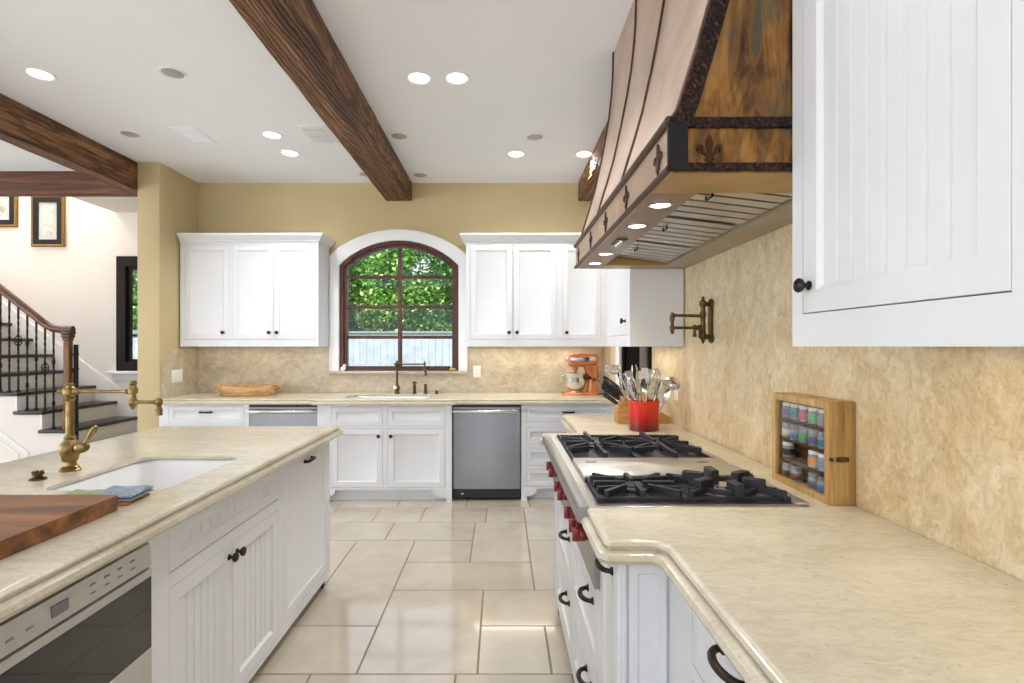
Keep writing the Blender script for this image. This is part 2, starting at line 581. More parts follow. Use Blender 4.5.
def dup(o, parent=None, loc=None, label=None):
    c = o.copy()
    COL.objects.link(c)
    if parent is not None:
        c.parent = parent
    if loc is not None:
        c.location = loc
    if label:
        c['label'] = label
    for ch in kids(o):
        dup(ch, c)
    return c

# local cabinet frames: (u, w, v) = along the run, outwards, up
def FACE_BACK(y):          # front looks towards the viewer
    return Matrix(((1, 0, 0, 0), (0, -1, 0, y), (0, 0, 1, 0), (0, 0, 0, 1)))
def FACE_LEFTWARD(x):      # right-hand run
    return Matrix(((0, -1, 0, x), (1, 0, 0, 0), (0, 0, 1, 0), (0, 0, 0, 1)))
def FACE_RIGHTWARD(x):     # island front
    return Matrix(((0, 1, 0, x), (1, 0, 0, 0), (0, 0, 1, 0), (0, 0, 0, 1)))

def panel(mb, u0, u1, v0, v1, stile=0.055, rail=None, depth=0.010, bevel=0.012, thick=0.02, bead=0.0, raise_=False):
    """framed panel front, face at w=0"""
    rail = rail or stile
    bm = mb.bm
    rings = [(0, 0, -thick), (0, 0, -0.0015), (0.0015, 0.0015, 0), (stile, rail, 0), (stile + 0.002, rail + 0.002, -0.003),
             (stile + bevel, rail + bevel, -depth)]
    rs = []
    for du, dv, w in rings:
        rs.append([bm.verts.new(p) for p in ((u0 + du, w, v0 + dv), (u1 - du, w, v0 + dv), (u1 - du, w, v1 - dv), (u0 + du, w, v1 - dv))])
    for a, b in zip(rs, rs[1:]):
        for i in range(4):
            j = (i + 1) % 4
            bm.faces.new((a[i], a[j], b[j], b[i]))
    bm.faces.new(list(reversed(rs[0])))
    a0, a1 = u0 + stile + bevel, u1 - stile - bevel
    b0, b1 = v0 + rail + bevel, v1 - rail - bevel
    if not bead:
        bm.faces.new(rs[-1])
    else:
        n = max(2, round((a1 - a0) / bead))
        g = 0.0045
        prof = [(a0, -depth)]
        for k in range(1, n):
            c = a0 + (a1 - a0) * k / n
            prof += [(c - g, -depth), (c, -depth - 0.008), (c + g, -depth)]
        prof.append((a1, -depth))
        lo = [bm.verts.new((u, w, b0)) for u, w in prof]
        hi = [bm.verts.new((u, w, b1)) for u, w in prof]
        for i in range(len(prof) - 1):
            bm.faces.new((lo[i], lo[i + 1], hi[i + 1], hi[i]))
    return mb

def knob_mesh(mb, u, v, w=0.0, r=0.0172):
    mb.lathe([(0.011, 0), (0.011, 0.003), (0.006, 0.006), (0.0055, 0.014), (r * 0.8, 0.018), (r, 0.023), (r, 0.027), (r * 0.86, 0.030), (r * 0.7, 0.0285), (r * 0.45, 0.031), (0, 0.032)],
             (u, w, v), (0, 1, 0), 18)
    return mb

def pull_mesh(mb, u, v, w=0.0, L=0.1, r=0.0055, h=0.03, vert=False, drop=0.0):
    pts = []
    for i in range(15):
        t = i / 14
        a = PI * t
        uu = -L / 2 * math.cos(a)
        ww = h * math.sin(a) ** .8
        dz = -drop * math.sin(a)
        pts.append((u, w + ww, v + uu) if vert else (u + uu, w + ww, v + dz))
    rr = [r * (1.5 if i in (0, 14) else 1.15 if i in (1, 13) else 1.0 + 0.35 * math.sin(PI * i / 14)) for i in range(15)]
    mb.tube(pts, rr, 10)
    for s in (-1, 1):
        c = (u, w, v + s * L / 2) if vert else (u + s * L / 2, w, v)
        mb.lathe([(r * 2.0, 0), (r * 2.0, 0.003), (r * 1.2, 0.007)], c, (0, 1, 0), 12)
    return mb

def cup_pull_mesh(mb, u, v, L=0.075):
    L = max(L, .095)
    pts = [(u - L / 2, 0.0, v), (u - L / 2, 0.018, v), (u - L / 2 + 0.008, 0.022, v), (u + L / 2 - 0.008, 0.022, v), (u + L / 2, 0.018, v), (u + L / 2, 0.0, v)]
    mb.tube(pts, 0.0085, 8)
    for s in (-1, 1):
        mb.lathe([(0.010, 0), (0.010, 0.003), (0.006, 0.006)], (u + s * L / 2, 0, v), (0, 1, 0), 12)
    return mb

def carcass(mb, u0, u1, v0, v1, depth, openings, ft=0.022, lid=False):
    """box body plus a face frame pierced by the openings"""
    k = 0.018
    mb.box(u0, u0 + k, -depth, -ft, v0, v1)
    mb.box(u1 - k, u1, -depth, -ft, v0, v1)
    mb.box(u0 + k, u1 - k, -depth, -ft, v0, v0 + k)
    mb.box(u0 + k, u1 - k, -depth, -depth + k * .5, v0 + k, v1)
    if lid:
        mb.box(u0 + k, u1 - k, -depth + k * .5, -ft, v1 - k, v1)
    us = sorted({u0, u1} | {o[0] for o in openings} | {o[1] for o in openings})
    vs = sorted({v0, v1} | {o[2] for o in openings} | {o[3] for o in openings})
    for a, b in zip(us, us[1:]):
        for c, d in zip(vs, vs[1:]):
            mu, mv = (a + b) / 2, (c + d) / 2
            if any(o[0] < mu < o[1] and o[2] < mv < o[3] for o in openings):
                continue
            mb.box(a, b, -ft, 0, c, d)
    return mb

GAP = 0.0025
def front(parent, T, kind, u0, u1, v0, v1, hw=None, bead=0.0, stile=0.055, rail=None, label=None, depth=0.010):
    """door / drawer front set into an opening, with its knob or pull"""
    mb = MB()
    panel(mb, u0 + GAP, u1 - GAP, v0 + GAP, v1 - GAP, stile, rail, depth=depth, bead=bead)
    o = mb.build(kind, 'white', parent, T)
    if hw:
        ty, u, v = hw[:3]
        h = MB()
        if ty == 'knob':
            knob_mesh(h, u, v, 0.0)
            h.build('knob', 'bronze', o, T)
        elif ty == 'pull':
            pull_mesh(h, u, v, *(hw[3:]))
            h.build('pull', 'bronze', o, T)
        elif ty == 'cup':
            cup_pull_mesh(h, u, v)
            h.build('pull', 'bronze', o, T)
    return o

def frame_strip(n0, n1, a0, a1, b0, b1):
    return None
LIGHT_REAR, LIGHT_SIDE, LIGHT_HALL, LIGHT_CAN, LIGHT_HOOD, LIGHT_UC = 85, 250, 90, 34, 7, 2.4
SUN, SKY, EXPO, TILT = 4.5, 1.6, 0.24, math.radians(66)
# ================================================================== SETTING
YW, XR, ZC = 5.29, 1.045, 3.043
def xz(a, b, h): return (a, h, b)      # polygon in the X-Z plane, extruded along Y
def yz(a, b, h): return (h, a, b)      # polygon in the Y-Z plane, extruded along X

def arch(cx, hw, zb, zs, rise, n=20):
    R = (hw * hw + rise * rise) / (2 * rise)
    a = math.asin(min(1, hw / R))
    cz = zs + rise - R
    pts = [(cx - hw, zb), (cx + hw, zb)]
    for i in range(n + 1):
        t = a - 2 * a * i / n
        pts.append((cx + R * math.sin(t), cz + R * math.cos(t)))
    return pts

# ---- floor: grout bed and individually laid limestone tiles
def build_floor():
    mb = MB()
    mb.box(-9.0, 1.2, -4.2, 6.5, -0.08, -0.003)
    g = mb.build('floor', 'grout')
    struct(g, 'pale limestone tile floor in a random ashlar pattern', 'floor')
    Y = [2.19 + 0.378 * k for k in range(-20, 14)]
    y = lambda k: 2.19 + 0.378 * k
    T = []
    big = [(-.61, -.10, 0, 2), (-.10, .70, 1, 2), (-.10, .215, 0, 1), (.215, .70, 0, 1), (-.61, .19, 2, 3), (-.61, -.20, 3, 4),
           (-.20, .19, 3, 5), (-1.02, -.61, 1, 4), (-1.40, -.61, 0, 1), (-1.40, -1.02, 1, 2), (-1.40, -1.02, 2, 4), (-.83, -.20, 4, 5), (-1.40, -.83, 4, 5),
           (.19, .70, 2, 4), (.19, .70, 4, 6),
           (-1.40, -1.02, 5, 6), (-1.02, -.64, 5, 6), (-.64, -.12, 5, 6), (-.12, .19, 5, 6),
           (-1.40, -.90, 6, 7), (-.90, -.30, 6, 7), (-.30, .25, 6, 7), (.25, .70, 6, 7),
           (-1.40, -.80, -1, 0), (-.80, -.19, -1, 0), (-.19, .30, -1, 0), (.30, .70, -1, 0),
           (-1.40, -.61, -2, -1), (-.61, .00, -2, -1), (.0, .70, -2, -1)]
    for a, b, c, d in big:
        T.append((a, b, y(c), y(d)))
    rnd = random.Random(3)
    def fill(x0, x1, k0, k1):
        for k in range(k0, k1):
            x = x0
            while x < x1 - 0.02:
                w = rnd.choice((0.39, 0.58, 0.77))
                if x + w > x1 - 0.2:
                    w = x1 - x
                T.append((x, x + w, y(k), y(k + 1)))
                x += w
    fill(-9.0, -1.40, -16, 11)
    fill(-1.40, .70, -16, -2)
    fill(.70, 1.2, -16, 9)
    fill(-1.40, .70, 7, 9)
    mb = MB()
    g = 0.003
    for x0, x1, y0, y1 in T:
        a, b, c, d = x0 + g, x1 - g, y0 + g, y1 - g
        e = 0.002
        lo = [mb.bm.verts.new(p) for p in ((a, c, -0.004), (b, c, -0.004), (b, d, -0.004), (a, d, -0.004))]
        hi = [mb.bm.verts.new(p) for p in ((a + e, c + e, 0), (b - e, c + e, 0), (b - e, d - e, 0), (a + e, d - e, 0))]
        mb.bm.faces.new(hi)
        for i in range(4):
            j = (i + 1) % 4
            mb.bm.faces.new((lo[i], lo[j], hi[j], hi[i]))
    o = mb.build('floor_tiles', 'tile', g_floor if False else None, recalc=True, smooth=10)
    o.parent = bpy.data.objects['floor']
    return o
build_floor()

# ---- walls
win = arch(-1.038, 0.61, 1.131, 2.205, 0.254)
mb = MB(); mb.prism([(-3.28, 0), (1.2, 0), (1.2, ZC), (-3.28, ZC)], YW, YW + 0.16, [win], xz)
struct(mb.build('wall_back', 'tan'), 'tan painted back wall around the arched window', 'wall')
mb = MB(); mb.prism([(-4.2, -0.08), (YW, -0.08), (YW, ZC), (-4.2, ZC)], XR, XR + 0.14, [[(3.60, 0.0), (4.53, 0.0), (4.53, 2.08), (3.60, 2.08)]], yz)
struct(mb.build('wall_right', 'splash'), 'honey limestone slab wall behind the rangetop', 'wall')
mb = MB(); mb.box(-3.28, -3.08, 4.69, 6.36, 0, ZC + .02, 0.004)
struct(mb.build('wall_left', 'tan'), 'tan painted wall end between kitchen and stair hall', 'wall')
mb = MB(); mb.box(-9.0, 1.2, -4.35, -4.2, 0, ZC)
mb2 = MB(); mb2.prism([(-9, 0), (1.2, 0), (1.2, ZC), (-9, ZC)], -4.35, -4.2, [[(-7.5, 0.02), (0.4, 0.02), (0.4, 2.6), (-7.5, 2.6)]], xz)
mb.bm.free()
struct(mb2.build('wall_rear', 'tan'), 'rear wall with wide glazed opening', 'wall')
mb = MB(); mb.prism([(-4.35, 0), (6.36, 0), (6.36, 5.6), (-4.35, 5.6)], -9.15, -9.0, [[(-3.4, 0.02), (3.6, 0.02), (3.6, 2.6), (-3.4, 2.6)]], yz)
struct(mb.build('wall_side', 'hall'), 'far side wall of the open living area', 'wall')
hw = [(-4.53, 1.09), (-3.75, 1.09), (-3.75, 2.43), (-4.53, 2.43)]
mb = MB(); mb.prism([(-9.0, 0), (-3.08, 0), (-3.08, 5.6), (-9.0, 5.6)], 6.2, 6.36, [hw], xz)
struct(mb.build('wall_hall', 'hall'), 'white stair hall wall with two framed pictures', 'wall')
# ceilings
mb = MB(); mb.box(-9.0, 1.2, -4.35, 4.93, ZC, ZC + 0.15); mb.box(-3.28, 1.2, 4.93, 5.45, ZC, ZC + 0.15)
struct(mb.build('ceiling', 'ceil'), 'flat white painted ceiling', 'ceiling')
mb = MB(); mb.box(-9.0, -3.08, 4.8, 6.36, 5.6, 5.7); mb.box(-9.0, -3.28, 4.93, 5.0, ZC + .15, 5.6)
mb.box(-4.58, -3.28, 5.0, 6.2, 2.98, 3.1); mb.box(-4.6, -4.58, 5.0, 6.2, 2.98, 5.6)
struct(mb.build('ceiling_hall', 'hall'), 'white ceiling above the stairwell', 'ceiling')

# ---- dark timber beams
def beam(name, x0, x1, y0, y1, z0, z1, mat, label, axis):
    mb = MB()
    b = bmesh.new()
    bmesh.ops.create_cube(b, size=1.0)
    bmesh.ops.scale(b, vec=(x1 - x0, y1 - y0, z1 - z0), verts=b.verts)
    bmesh.ops.translate(b, vec=((x0 + x1) / 2, (y0 + y1) / 2, (z0 + z1) / 2), verts=b.verts)
    es = [e for e in b.edges if abs((e.verts[0].co - e.verts[1].co).normalized()[axis]) > 0.9]
    bmesh.ops.subdivide_edges(b, edges=es, cuts=40)
    es = [e for e in b.edges if abs((e.verts[0].co - e.verts[1].co).normalized()[axis]) > 0.9 and len(e.link_faces) == 2 and e.calc_face_angle(0) > 1]
    bmesh.ops.bevel(b, geom=es, offset=0.012, segments=2, profile=0.5, affect='EDGES')
    rnd = random.Random(int(abs(x0) * 100))
    for v in b.verts:
        for k in range(3):
            if k != axis:
                v.co[k] += rnd.uniform(-0.0022, 0.0022)
    mb.merge(b)
    return struct(mb.build(name, mat, smooth=60), label, 'beam')
beam('trim_1', -1.172, -0.905, -2.0, YW + .005, 2.86, ZC + .01, 'beamy', 'rough hewn brown ceiling beam running to the wall above the arched window', 1)
beam('trim_2', 0.783, 1.045, -2.0, YW + .005, 2.86, ZC + .01, 'beamy', 'rough hewn brown ceiling beam behind the copper hood', 1)
beam('trim_3', -3.425, -3.283, -2.0, 4.93, 2.79, ZC + .01, 'beamy', 'dark brown ceiling beam running to the tan wall end', 1)
beam('trim_4', -9.0, -3.29, 4.935, 5.03, 2.826, ZC + .01, 'beamx', 'dark brown cross beam above the stair hall opening', 0)

# ---- backsplash slabs
mb = MB(); mb.prism([(-3.078, .9), (1.043, .9), (1.043, 1.381), (-.338, 1.381), (-.338, 1.128), (-1.738, 1.128), (-1.738, 1.381), (-3.078, 1.381)], YW - 0.015, YW, [], xz)
struct(mb.build('trim_5', 'splashb'), 'beige limestone backsplash slab along the back wall', 'backsplash')
pts = [(YW - .015, .9), (YW - .015, 1.381), (5.0, 1.381)]
pts += [(5.0 - .26 * math.sin(PI / 2 * i / 8), 1.36 - .17 * (1 - math.cos(PI / 2 * i / 8))) for i in range(9)]
pts += [(4.72, 1.16), (4.72, .9)]
mb = MB(); mb.prism(pts, -3.08, -3.068, [], yz)
struct(mb.build('trim_6', 'splashb'), 'limestone backsplash return with curved top on the tan wall end', 'backsplash')

# ---- arched window: white casing, dark timber frame, muntins, glass
wroot = thing('window_1', 'arched window with dark red brown frame over the sink', 'window', (-1.038, YW, 1.131), kind='structure')
casing_out = arch(-1.038, 0.695, 1.131, 2.30, 0.275)
mb = MB(); bm = mb.bm
def ring_casing(mb, outer, inner, prof):
    """lofts between two matching outlines; prof: list of (t, Y) with t=0 on outer, 1 on inner"""
    n = len(outer)
    rings = []
    for t, Y in prof:
        rings.append([mb.bm.verts.new((o[0] + (i[0] - o[0]) * t, Y, o[1] + (i[1] - o[1]) * t)) for o, i in zip(outer, inner)])
    for a, b in zip(rings, rings[1:]):
        for k in range(1, n):
            j = (k + 1) % n
            mb.bm.faces.new((a[k], a[j], b[j], b[k]))
    return mb
co = [(-1.738, 1.131), (-.338, 1.131)] + arch(-1.038, 0.70, 1.131, 2.305, 0.263)[2:]
ci = arch(-1.038, 0.607, 1.131, 2.205, 0.254)
ring_casing(mb, co, ci, [(0, YW), (0, YW - .03), (.12, YW - .036), (.2, YW - .03), (.85, YW - .024), (1, YW - .022), (1, YW + .04)])
mb.build('casing', 'trimw', wroot, recalc=True)
mb = MB()
o1 = arch(-1.038, 0.607, 1.131, 2.205, 0.254)
i1 = arch(-1.038, 0.568, 1.150, 2.190, 0.236)
def ring_full(mb, outer, inner, y0, y1):
    n = len(outer)
    R = [[mb.bm.verts.new((p[0], Y, p[1])) for p in lp] for lp, Y in ((outer, y1), (outer, y0), (inner, y0), (inner, y1))]
    for a, b in zip(R, R[1:] + R[:1]):
        for k in range(n):
            j = (k + 1) % n
            mb.bm.faces.new((a[k], a[j], b[j], b[k]))
ring_full(mb, o1, i1, YW + .01, YW + .13)
mb.build('window_frame', 'winwood', wroot)
mb = MB()
i2 = arch(-1.038, 0.538, 1.178, 2.175, 0.222)
ring_full(mb, i1, i2, YW + .035, YW + .095)
mb.build('sash', 'winwood', wroot)
mb = MB()
mb.box(-1.058, -1.018, YW + .04, YW + .085, 1.178, 2.39, 0.006, 1)
mb.build('muntin', 'winwood', wroot)
for z in (2.093, 1.786, 1.475):
    mb = MB(); mb.box(-1.575, -.501, YW + .042, YW + .083, z - .016, z + .016, 0.006, 1)
    mb.build('muntin', 'winwood', wroot)
mb = MB(); mb.prism(i1, YW + .062, YW + .066, [], xz)
mb.build('glass', 'pane', wroot)
mb = MB(); mb.box(-1.73, -.345, YW - .05, YW + .02, 1.105, 1.132, .004)
mb.build('window_sill', 'splashb', wroot)

# ---- hall window
hroot = thing('window_2', 'tall dark framed window beside the stairs', 'window', (-4.5, 6.2, 1.1), kind='structure')
def rect(x0, x1, z0, z1): return [(x0, z0), (x1, z0), (x1, z1), (x0, z1)]
mb = MB(); ring_full(mb, rect(-4.56, -3.68, 1.09, 2.45), rect(-4.455, -3.8, 1.2, 2.33), 6.16, 6.26)
mb.build('window_frame', 'hallwin', hroot)
mb = MB(); ring_full(mb, rect(-4.455, -3.8, 1.2, 2.33), rect(-4.425, -3.83, 1.23, 2.30), 6.2, 6.25)
mb.build('sash', 'hallwin', hroot)
for z in (1.51, 1.88):
    mb = MB(); mb.box(-4.41, -3.85, 6.205, 6.24, z - .014, z + .014, .004, 1); mb.build('muntin', 'hallwin', hroot)
mb = MB(); mb.box(-4.455, -3.8, 6.222, 6.226, 1.2, 2.33); mb.build('glass', 'pane', hroot)
mb = MB(); mb.box(-4.66, -3.6, 6.10, 6.2, 1.055, 1.09, .008); mb.box(-4.62, -3.64, 6.17, 6.2, .98, 1.055, .006)
mb.build('window_sill', 'trimw', hroot)

# ---- doorway in the right wall: white casing, near-black sheet for the dark room beyond
droot = thing('door_1', 'white cased doorway with a near black sheet for its dark room, beyond the counter with the red crock', 'door', (XR, 4.08, 0), kind='structure')
mb = MB()
mb.box(XR - .02, XR - .001, 4.53, 4.66, 0, 2.2, .005)
mb.box(XR - .02, XR - .001, 3.60, 4.66, 2.08, 2.2, .005)
mb.build('casing', 'trimw', droot)
mb = MB(); mb.box(XR + .02, XR + .06, 3.605, 4.527, .005, 2.075, .003)
mb.box(XR + .006, XR + .02, 3.605, 3.72, .005, 2.075, .003); mb.box(XR + .006, XR + .02, 4.42, 4.527, .005, 2.075, .003)
mb.box(XR + .006, XR + .02, 3.72, 4.42, 1.95, 2.075, .003); mb.box(XR + .006, XR + .02, 3.72, 4.42, .005, .25, .003)
mb.build('doorway_dark', 'dark', droot)
mb = MB(); mb.box(XR + .004, XR + .022, 3.76, 3.94, .25, 1.95, .004)
mb.build('pale_strip', plain('doorway_strip_paint', rgb(88, 78, 68), .5), droot)

# ================================================================== CEILING LIGHTS
def ceiling_thing(px, py): return at(px, py, (ZC - EYE) * F / (346.5 - py))
def downlight(name, label, group, lit):
    t = thing(name, label, 'ceiling light', (0, 0, 0), group)
    mb = MB(); mb.lathe([(.072, .004), (.080, 0.003), (.080, -.004), (.075, -.007), (.064, -.004), (.060, .0)], (0, 0, 0), (0, 0, 1), 32, cap=False)
    mb.lathe([(.060, 0.0), (.080, 0.0)], (0, 0, 0), (0, 0, 1), 32, cap=False)
    mb.build('trim_ring', 'trimw', t)
    mb = MB()
    if lit:
        mb.lathe([(0, -.004), (.045, -.004), (.062, -.0015)], (0, 0, 0), (0, 0, 1), 32, cap=False)
        mb.build('lens', 'lamp', t)
    else:
        mb.lathe([(0, -.010), (.03, -.012), (.042, -.010), (.05, -.0035), (.062, -.0015)], (0, 0, 0), (0, 0, 1), 32, cap=False)
        mb.build('reflector', 'lampdim', t)
    return t
lit = [(40, 74, 'lit recessed light nearest the dark beam over the stair side'),
       (419, 78, 'larger-looking lit recessed light of the pair just right of the long middle beam'),
       (457, 78, 'lit recessed light of the near pair, on the side towards the copper hood'),
       (272, 135, 'lit recessed light between the two flush ceiling vents'),
       (290, 153, 'lit recessed light closest to the top of the wall cabinets by the tan wall end'),
       (516, 154, 'lit recessed light above the pair of back cabinet doors beside the arched window'),
       (584, 154, 'lit recessed light half hidden against the beam behind the copper hood')]
unlit = [(173, 73, 'unlit recessed light in white trim nearest the kitchen island'),
         (130, 134, 'small unlit recessed light next to the dark beam by the tan wall end'),
         (399, 136, 'unlit recessed light close to the middle beam, the nearer of two along it'),
         (535, 137, 'unlit recessed light in the bay between the middle beam and the copper hood'),
         (420, 175, 'unlit recessed light almost at the wall, right above the arched window'),
         (366, 174, 'unlit recessed light almost at the wall, beyond the middle beam towards the stairs')]
LP = []
p1 = p2 = None
for px, py, lb in lit:
    p = ceiling_thing(px, py)
    if p1 is None:
        p1 = downlight('recessed_light', lb, 'lit recessed ceiling lights', True); p1.location = p
    else:
        dup(p1, None, p, lb)
    LP.append(p)
for px, py, lb in unlit:
    p = ceiling_thing(px, py)
    if p2 is None:
        p2 = downlight('recessed_light', lb, 'unlit recessed ceiling lights', False); p2.location = p
    else:
        dup(p2, None, p, lb)

def vent(px, py, label, louvred):
    p = ceiling_thing(px, py)
    t = thing('ceiling_vent', label, 'vent', p, 'flush ceiling vents')
    w, d = .10, .16
    mb = MB(); mb.box(p.x - w, p.x + w, p.y - d, p.y + d, ZC - .006, ZC + .002, .002, 1)
    mb.build('frame', 'ceil', t)
    mb = MB()
    n = 9
    for i in range(n):
        y = p.y - d + .03 + (2 * d - .06) * i / (n - 1)
        mb.box(p.x - w + .02, p.x + w - .02, y - .006, y + .006, ZC - .011, ZC - .006)
    mb.build('louvers', plain('vent_louver_paint', rgb(212, 214, 216), .6) if louvred else 'ceil', t)
vent(194, 135, 'flush white ceiling vent nearer the tan wall end', False)
vent(318, 134, 'white louvred ceiling vent next to the middle beam', True)

# ================================================================== STAIRS
rise, run = .185, .25
sx = lambda n: -4.34 - run * (n - 3)
sz = lambda n: rise * n - .005
st = thing('staircase', 'white and dark wood staircase with black twisted iron balusters', 'staircase', (-5, 5.7, 0))
N = 13
for n in range(1, N + 1):
    mb = MB(); mb.box(sx(n) - run - .02, sx(n) + .03, 5.17, 6.195, sz(n) - .035, sz(n), .01)
    mb.build('tread', 'tread', st)
    mb = MB(); mb.box(sx(n) - .02, sx(n), 5.2, 6.195, sz(n - 1) if n > 1 else 0.0, sz(n) - .035)
    mb.build('riser', 'stairw', st)
pts = [(sx(1) - .02, 0.0)]
for n in range(1, N + 1):
    pts += [(sx(n) - .02, sz(n) - .035), (sx(n + 1) - .02, sz(n) - .035)]
pts += [(sx(N + 1) - .02, 0)]
mb = MB(); mb.prism(pts, 5.2, 5.23, [], xz); mb.build('side_wall', 'hall', st)
# triangular panel moulding on the stair side
mb = MB()
tri_o = [(-5.1, .05), (-4.62, .05), (-4.62, .22), (-5.1, .66)]
a = [(-6.2, .12), (-4.72, .12), (-4.72, .33), (-6.2, 1.42)]
cx, cz = -5.6, .5
b_ = [(-6.17, .15), (-4.75, .15), (-4.75, .315), (-6.17, 1.36)]
ring_full(mb, a, b_, 5.185, 5.2)
a2 = [(-6.1, .22), (-4.82, .22), (-4.82, .31), (-6.1, 1.24)]
b2 = [(-6.08, .24), (-4.84, .24), (-4.84, .30), (-6.08, 1.21)]
ring_full(mb, a2, b2, 5.19, 5.2)
mb.build('panel_molding', 'stairw', st)
# skirt board on the hall wall
sk = lambda x: .85 + .74 * (-4.5 - x)
mb = MB(); mb.prism([(-3.7, 0), (-3.7, sk(-3.7)), (-7.6, sk(-7.6)), (-7.6, sk(-7.6) - .5), (-4.3, 0)], 6.18, 6.2, [], xz)
mb.build('skirt_board', 'stairw', st)
# newel
nx, ny = -4.379, 5.26
mb = MB()
mb.box(nx - .036, nx + .036, ny - .036, ny + .036, sz(2), sz(3) + .18, .006)
mb.box(nx - .028, nx + .028, ny - .028, ny + .028, sz(3) + .18, 1.44, .006)
mb.box(nx - .034, nx + .034, ny - .034, ny + .034, 1.44, 1.47, .006)
mb.build('newel_post', 'newel', st)
mb = MB(); mb.box(nx - .048, nx + .048, ny - .048, ny + .048, 1.50, 1.535, .012); mb.box(nx - .042, nx + .042, ny - .042, ny + .042, 1.47, 1.50, .008)
mb.build('newel_cap', 'rail', st)
mb = MB(); mb.box(nx + .034, nx + .066, ny + .02, ny + .052, sz(2), 1.40, .004)  # thin black post close beside the newel
for z in (.75, .95, 1.15, 1.3):
    mb.box(nx + .031, nx + .069, ny + .017, ny + .055, z - .010, z + .010, .003)
mb.build('black_post', 'wiron', st)
# handrail with easing
pts = [Vector((nx + .05, ny, 1.552)), Vector((nx - .06, ny, 1.552)), Vector((-4.53, ny, 1.562)), Vector((-4.60, ny, 1.60)), Vector((-4.69, ny, 1.67))]
for i in range(1, 9):
    pts.append(Vector((-4.69 - .3 * i, ny, 1.67 + .237 * i)))
mb = MB(); mb.tube(pts, .034, 12, flat=1.1); mb.build('handrail', 'rail', st)
def railz(x):
    for a, b in zip(pts, pts[1:]):
        if b.x <= x <= a.x:
            t = (x - a.x) / (b.x - a.x)
            return a.z + (b.z - a.z) * t
    return pts[-1].z
xs = [(px - 501) / 520 * 5.26 for px in (53.6, 45, 36.3, 27.3, 18.3, 9.3, 0.5, -8.5, -17, -26, -35, -44)]
for i, x in enumerate(xs):
    k = 3
    while sx(k + 1) + .03 >= x + .012: k += 1
    z0, z1 = sz(k), railz(x) - .025
    mb = MB()
    n = int((z1 - z0) / .02)
    rs = []
    # square twisted bar
    mid = (z0 + z1) / 2 + (.0 if i % 2 else .08)
    ringv = []
    for q in range(n + 1):
        z = z0 + (z1 - z0) * q / n
        tw = max(0, min(1, (z - z0 - .12) / max(.1, z1 - z0 - .24))) * PI * 5
        r = .0095
        ringv.append([mb.bm.verts.new((x + r * math.cos(tw + PI / 4 + PI / 2 * c), ny + r * math.sin(tw + PI / 4 + PI / 2 * c), z)) for c in range(4)])
    for a, b in zip(ringv, ringv[1:]):
        for c in range(4):
            mb.bm.faces.new((a[c], a[(c + 1) % 4], b[(c + 1) % 4], b[c]))
    mb.bm.faces.new(ringv[-1]); mb.bm.faces.new(list(reversed(ringv[0])))
    if i % 3 == 1:      # basket
        zc = mid
        for c in range(4):
            p = []
            for q in range(9):
                t = q / 8
                an = c * PI / 2 + t * PI
                r = .006 + .026 * math.sin(PI * t)
                p.append((x + r * math.cos(an), ny + r * math.sin(an), zc - .055 + .11 * t))
            mb.tube(p, .005, 6)
    else:
        zc = (z0 + z1) / 2 + (.16 if i % 3 == 2 else -.14)
        for dz in ((0,) if i % 3 else (0, .42)):
            mb.lathe([(.009, -.026), (.015, -.018), (.011, -.008), (.018, 0), (.011, .008), (.015, .018), (.009, .026)], (x, ny, zc + dz - .1), (0, 0, 1), 10)
    mb.lathe([(.019, 0), (.019, .012), (.012, .02)], (x, ny, z0), (0, 0, 1), 10)
    mb.build('baluster', 'wiron', st)

# ---- pictures on the hall wall
def picture(x0, x1, z0, z1, label, artm, frame):
    t = thing('picture_frame', label, 'picture', ((x0 + x1) / 2, 6.2, z0), 'framed pictures in the stair hall')
    mb = MB()
    prof = [(0, 6.199), (0, 6.175), (.01, 6.165), (.02, 6.168), (.03, 6.176), (.035, 6.185)]
    rings = [[mb.bm.verts.new(p) for p in ((x0 + d, y, z0 + d), (x1 - d, y, z0 + d), (x1 - d, y, z1 - d), (x0 + d, y, z1 - d))] for d, y in prof]
    for a, b in zip(rings, rings[1:]):
        for k in range(4):
            mb.bm.faces.new((a[k], a[(k + 1) % 4], b[(k + 1) % 4], b[k]))
    mb.build('frame', frame, t)
    mb = MB(); ring_full(mb, rect(x0 + .028, x1 - .028, z0 + .028, z1 - .028), rect(x0 + .085, x1 - .085, z0 + .085, z1 - .085), 6.172, 6.197)
    mb.build('inner_border', 'wiron', t)
    mb = MB(); mb.box(x0 + .07, x1 - .07, 6.186, 6.197, z0 + .07, z1 - .07); mb.build('mat', 'matboard', t)
    mb = MB(); mb.box(x0 + .12, x1 - .12, 6.183, 6.186, z0 + .14, z1 - .12); mb.build('print', artm, t)
picture(-5.585, -5.19, 2.566, 3.18, 'narrow gilt and black framed print of a pale landscape above the stairs', 'art1', 'gold')
picture(-6.25, -5.755, 2.80, 3.42, 'gilt framed picture cut by the edge of the photo, farther up the stairs', 'art2', 'gold')
